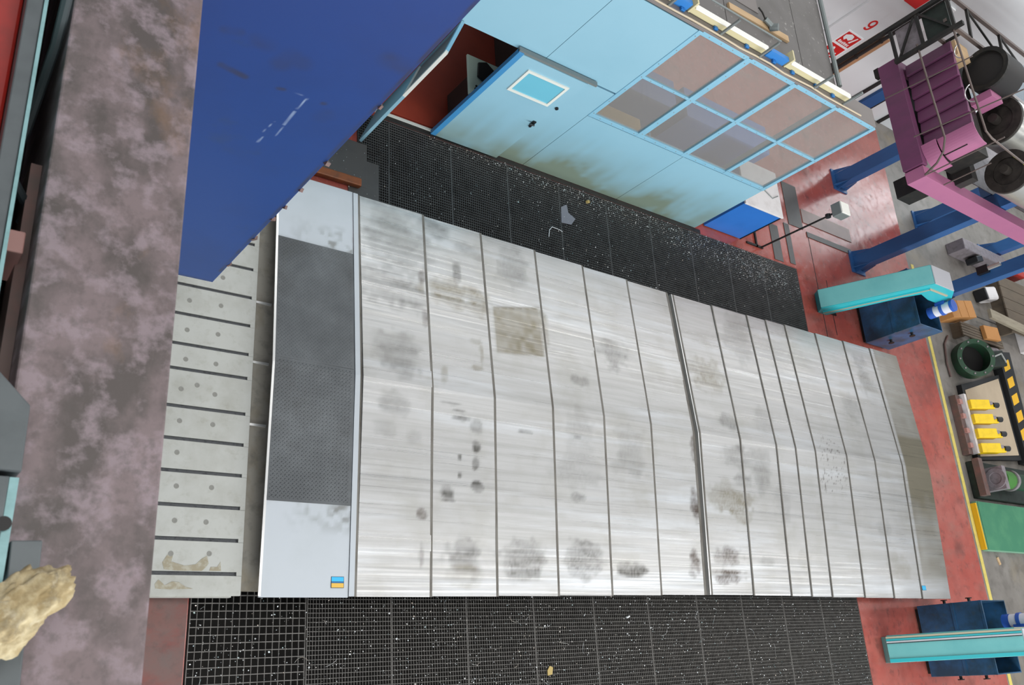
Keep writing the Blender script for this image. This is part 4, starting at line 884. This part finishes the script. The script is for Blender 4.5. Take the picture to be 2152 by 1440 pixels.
# beige board on black frame
q = thing('backing_board', (20.9,4.9,0), 'beige board in a black frame lying on the floor', 'board')
def quad_slab(P, z0, z1): return [(x,y,z0) for x,y in P], (0,0,z1-z0)
b = MB(); b.prism(*quad_slab([(19.55,3.78),(21.72,3.98),(21.70,6.08),(19.62,5.52)],0,.12)); b.build('frame', 'black_border', q)
b = MB(); b.prism(*quad_slab([(19.66,3.86),(21.60,4.08),(21.58,5.96),(19.72,5.40)],.121,.135)); b.build('panel', 'beige_board', q)
# hazard barrier
q = thing('hazard_barrier', (22.4,5,0), 'black and yellow striped barrier beam behind the beige board', 'barrier')
d_ = Vector((.06,1,0)).normalized()
b = MB(); b.prism([(21.76,3.9,0),(22.26,3.9,0),(22.40,6.75,0),(21.75,6.65,0)], (0,0,.22)); b.build('beam', 'black_border', q)
for k in range(6):
    y = 4.0+.43*k; xo = 21.74+.03*(y-3.9)
    b = MB(); b.prism([(xo+.05,y,.2205),(xo+.40,y+.14,.2205),(xo+.40,y+.38,.2205),(xo+.05,y+.24,.2205)], (0,0,.004)); b.build('yellow_stripe', 'hazard_yellow', q)
# four yellow clamps on a carriage
q = thing('clamp_carriage', (19.25,4.5,0), 'low brown carriage with a pale rail under the yellow clamps', 'carriage')
b = MB(); b.box(19.12,19.30,3.86,5.20,0,.16); b.build('frame', 'carriage_brown', q, bevel=.01)
b = MB(); b.prism([(19.305,3.88,0),(19.40,3.88,0),(19.40,5.22,0),(19.305,5.22,0)], (0,0,.26)); b.build('rail', 'cabinet_white', q)
for k in range(4): b = MB(); b.box(19.13,19.26,4.0+.33*k,4.1+.33*k,.161,.22); b.build('foot', 'dark_pink', q)
cl = ['yellow clamp nearest the green motor, fourth in the row','third yellow clamp from the hazard striped end','second yellow clamp from the hazard striped end','yellow clamp at the upper end of the row']
for k in range(4):
    y = 3.98+.33*k; q = thing('yellow_clamp', (19.55,y,.15), cl[k], 'clamp', 'yellow clamps on the carriage')
    R_ = Euler((0,math.radians(-24),0)).to_matrix()
    b = MB(); b.obox((19.62,y,.36),(.50,.21,.18),R_); b.build('body', 'yellow_paint', q, bevel=.012)
    b = MB(); b.obox((19.90,y-.03,.47),(.24,.11,.08),R_); b.build('arm', 'yellow_paint', q, bevel=.008)
    b = MB(); b.obox((19.86,y+.03,.50),(.13,.07,.09),R_); b.build('screw_block', 'machine_grey', q, bevel=.01)
    b = MB(); b.cyl((19.97,y,.52),(20.09,y,.575),.06); b.build('knob', 'black_paint', q, smooth=True)
    b = MB(); b.obox((19.47,y,.22),(.13,.1,.17),(0,0,0)); b.build('base', 'yellow_paint', q)
# big ring casting
q = thing('ring_casting', (20.1,6.1,0), 'large green ring casting with a dark bore', 'casting')
ax = Vector((-.55,-.1,.8)).normalized(); c = Vector((19.95,6.12,.42))
b = MB(); b.ring(c-ax*.25,c+ax*.05,.44,.33,40); b.build('ring', 'green_casting', q, smooth=True)
b = MB(); b.cyl(c-ax*.29,c-ax*.255,.36,n=32); b.build('bore_back', 'bin_inside', q)
b = MB(); b.box(20.0,20.5,5.95,6.45,0,.10); b.build('support', 'dark_machine', q)
for k in range(10):
    a = 2*math.pi*k/10; o1 = ax.orthogonal().normalized(); o2 = ax.cross(o1); p = c+ax*.05+(o1*math.cos(a)+o2*math.sin(a))*.385
    b = MB(); b.cyl(p,p+ax*.02,.02,n=8); b.build('bolt', 'machine_grey', q)
b = MB(); b.tube([(19.75,6.75,.03),(19.5,6.5,.03),(19.38,6.0,.03),(19.42,5.7,.03)], .025); tag(origin_to_base(b.build('dark_hose', 'carriage_brown', None, smooth=True)), 'rusty dark hose lying around the ring casting', 'hose')
q = thing('valve_block', (21.1,6.4,0), 'dark metal fittings piled behind the ring casting', 'fittings')
b = MB(); b.obox((21.3,6.35,.2),(.7,.4,.38),(0,0,.2)); b.build('block', 'dark_machine', q, bevel=.03)
b = MB(); b.cyl((20.95,6.58,.14),(21.7,6.64,.16),.12); b.build('body', 'machine_grey', q, smooth=True)
b = MB(); b.tube([(20.9,6.3,.40),(21.3,6.45,.46),(21.6,6.3,.40)], .02, 6); b.build('pipe', 'roll_steel', q, smooth=True)
# timber and cartons
def crate(x0,x1,y0,y1,z0,h,label,m_='wood_old',n=5):
    q = thing('wooden_pallet', ((x0+x1)/2,(y0+y1)/2,z0), label, 'pallet')
    w = (y1-y0)/n
    for k in range(n): b = MB(); b.box(x0,x1,y0+w*k+.006,y0+w*(k+1)-.006,z0+h-.035,z0+h); b.build('board', m_, q, bevel=.004)
    for x in (x0+.05,(x0+x1)/2-.05,x1-.15): b = MB(); b.box(x,x+.1,y0,y1,z0,z0+h-.036); b.build('bearer', m_, q)
crate(20.0,22.0,6.75,7.10,0,.28,'old dark wooden pallet beside the stacked cartons')
crate(22.6,25.2,7.3,8.9,0,.35,'weathered wooden pallet at the right edge by the blue column')
b = MB(); b.obox((23.0,7.45,.40),(3.2,.24,.08),(0,0,-.05)); tag(origin_to_base(b.build('timber_beam', 'wood_pale', None, bevel=.006)), 'long pale timber laid across the wooden pallets', 'timber')
b = MB(); b.obox((21.3,7.0,.34),(.75,.34,.1),(0,0,.1)); tag(origin_to_base(b.build('carton', 'cardboard', None, bevel=.01)), 'flat orange-brown carton between the pallets', 'carton')
for k in range(3):
    b = MB(); b.obox((19.62+.40*k,7.28+.08*k,.2),(.385,.42,.4),(0,0,.2)); o = b.build('carton', 'cardboard', None, bevel=.008)
    tag(origin_to_base(o), 'brown carton in the short row behind the conveyor head, %s' % ('nearest it','in the middle','farthest from it')[k], 'carton', 'cartons in a row')
q = thing('white_casting', (22.1,8.3,0), 'pale pinkish white block beside the last carton', 'block')
b = MB(); b.obox((22.15,8.28,.16),(.6,.36,.32),(0,0,.25)); b.build('body', 'cabinet_white', q, bevel=.06)
b = MB(); b.obox((21.80,8.2,.16),(.08,.3,.28),(0,0,.25)); b.build('dark_face', 'black_border', q)
b = MB(); b.box(23.6,26.5,7.0,7.6,0,.5); tag(origin_to_base(b.build('pale_slab', 'cabinet_white', None, bevel=.02)), 'pale grey slab at the right edge below the wooden pallet', 'slab')
b = MB(); b.box(23.25,24.4,9.2,9.5,.0,.35); tag(origin_to_base(b.build('red_block', 'red_paint', None, bevel=.02)), 'dull red block beside the farthest blue column', 'block')
q = thing('pale_machine', (21.6,9.6,0), 'pale grey machine bed seen below the daylit pink rail', 'machine')
b = MB(); b.box(20.9,23.1,9.15,9.45,0,.45); b.build('bed', 'machine_grey', q, bevel=.02); b = MB(); b.obox((21.6,9.05,.3),(.35,.16,.3),(0,0,.3)); b.build('bracket', 'black_paint', q, bevel=.02)
b = MB(); b.obox((19.57,1.63,.012),(.07,.16,.02),(0,0,.35)); tag(origin_to_base(b.build('wood_offcut', 'wood_roof', None)), 'small pale wood offcut on the bare concrete', 'offcut')
b = MB(); b.box(20.6,23,-.2,.35,0,.5); tag(origin_to_base(b.build('dark_cabinet', 'dark_machine', None, bevel=.02)), 'dark machine corner on the concrete beyond the lower bin', 'machine')
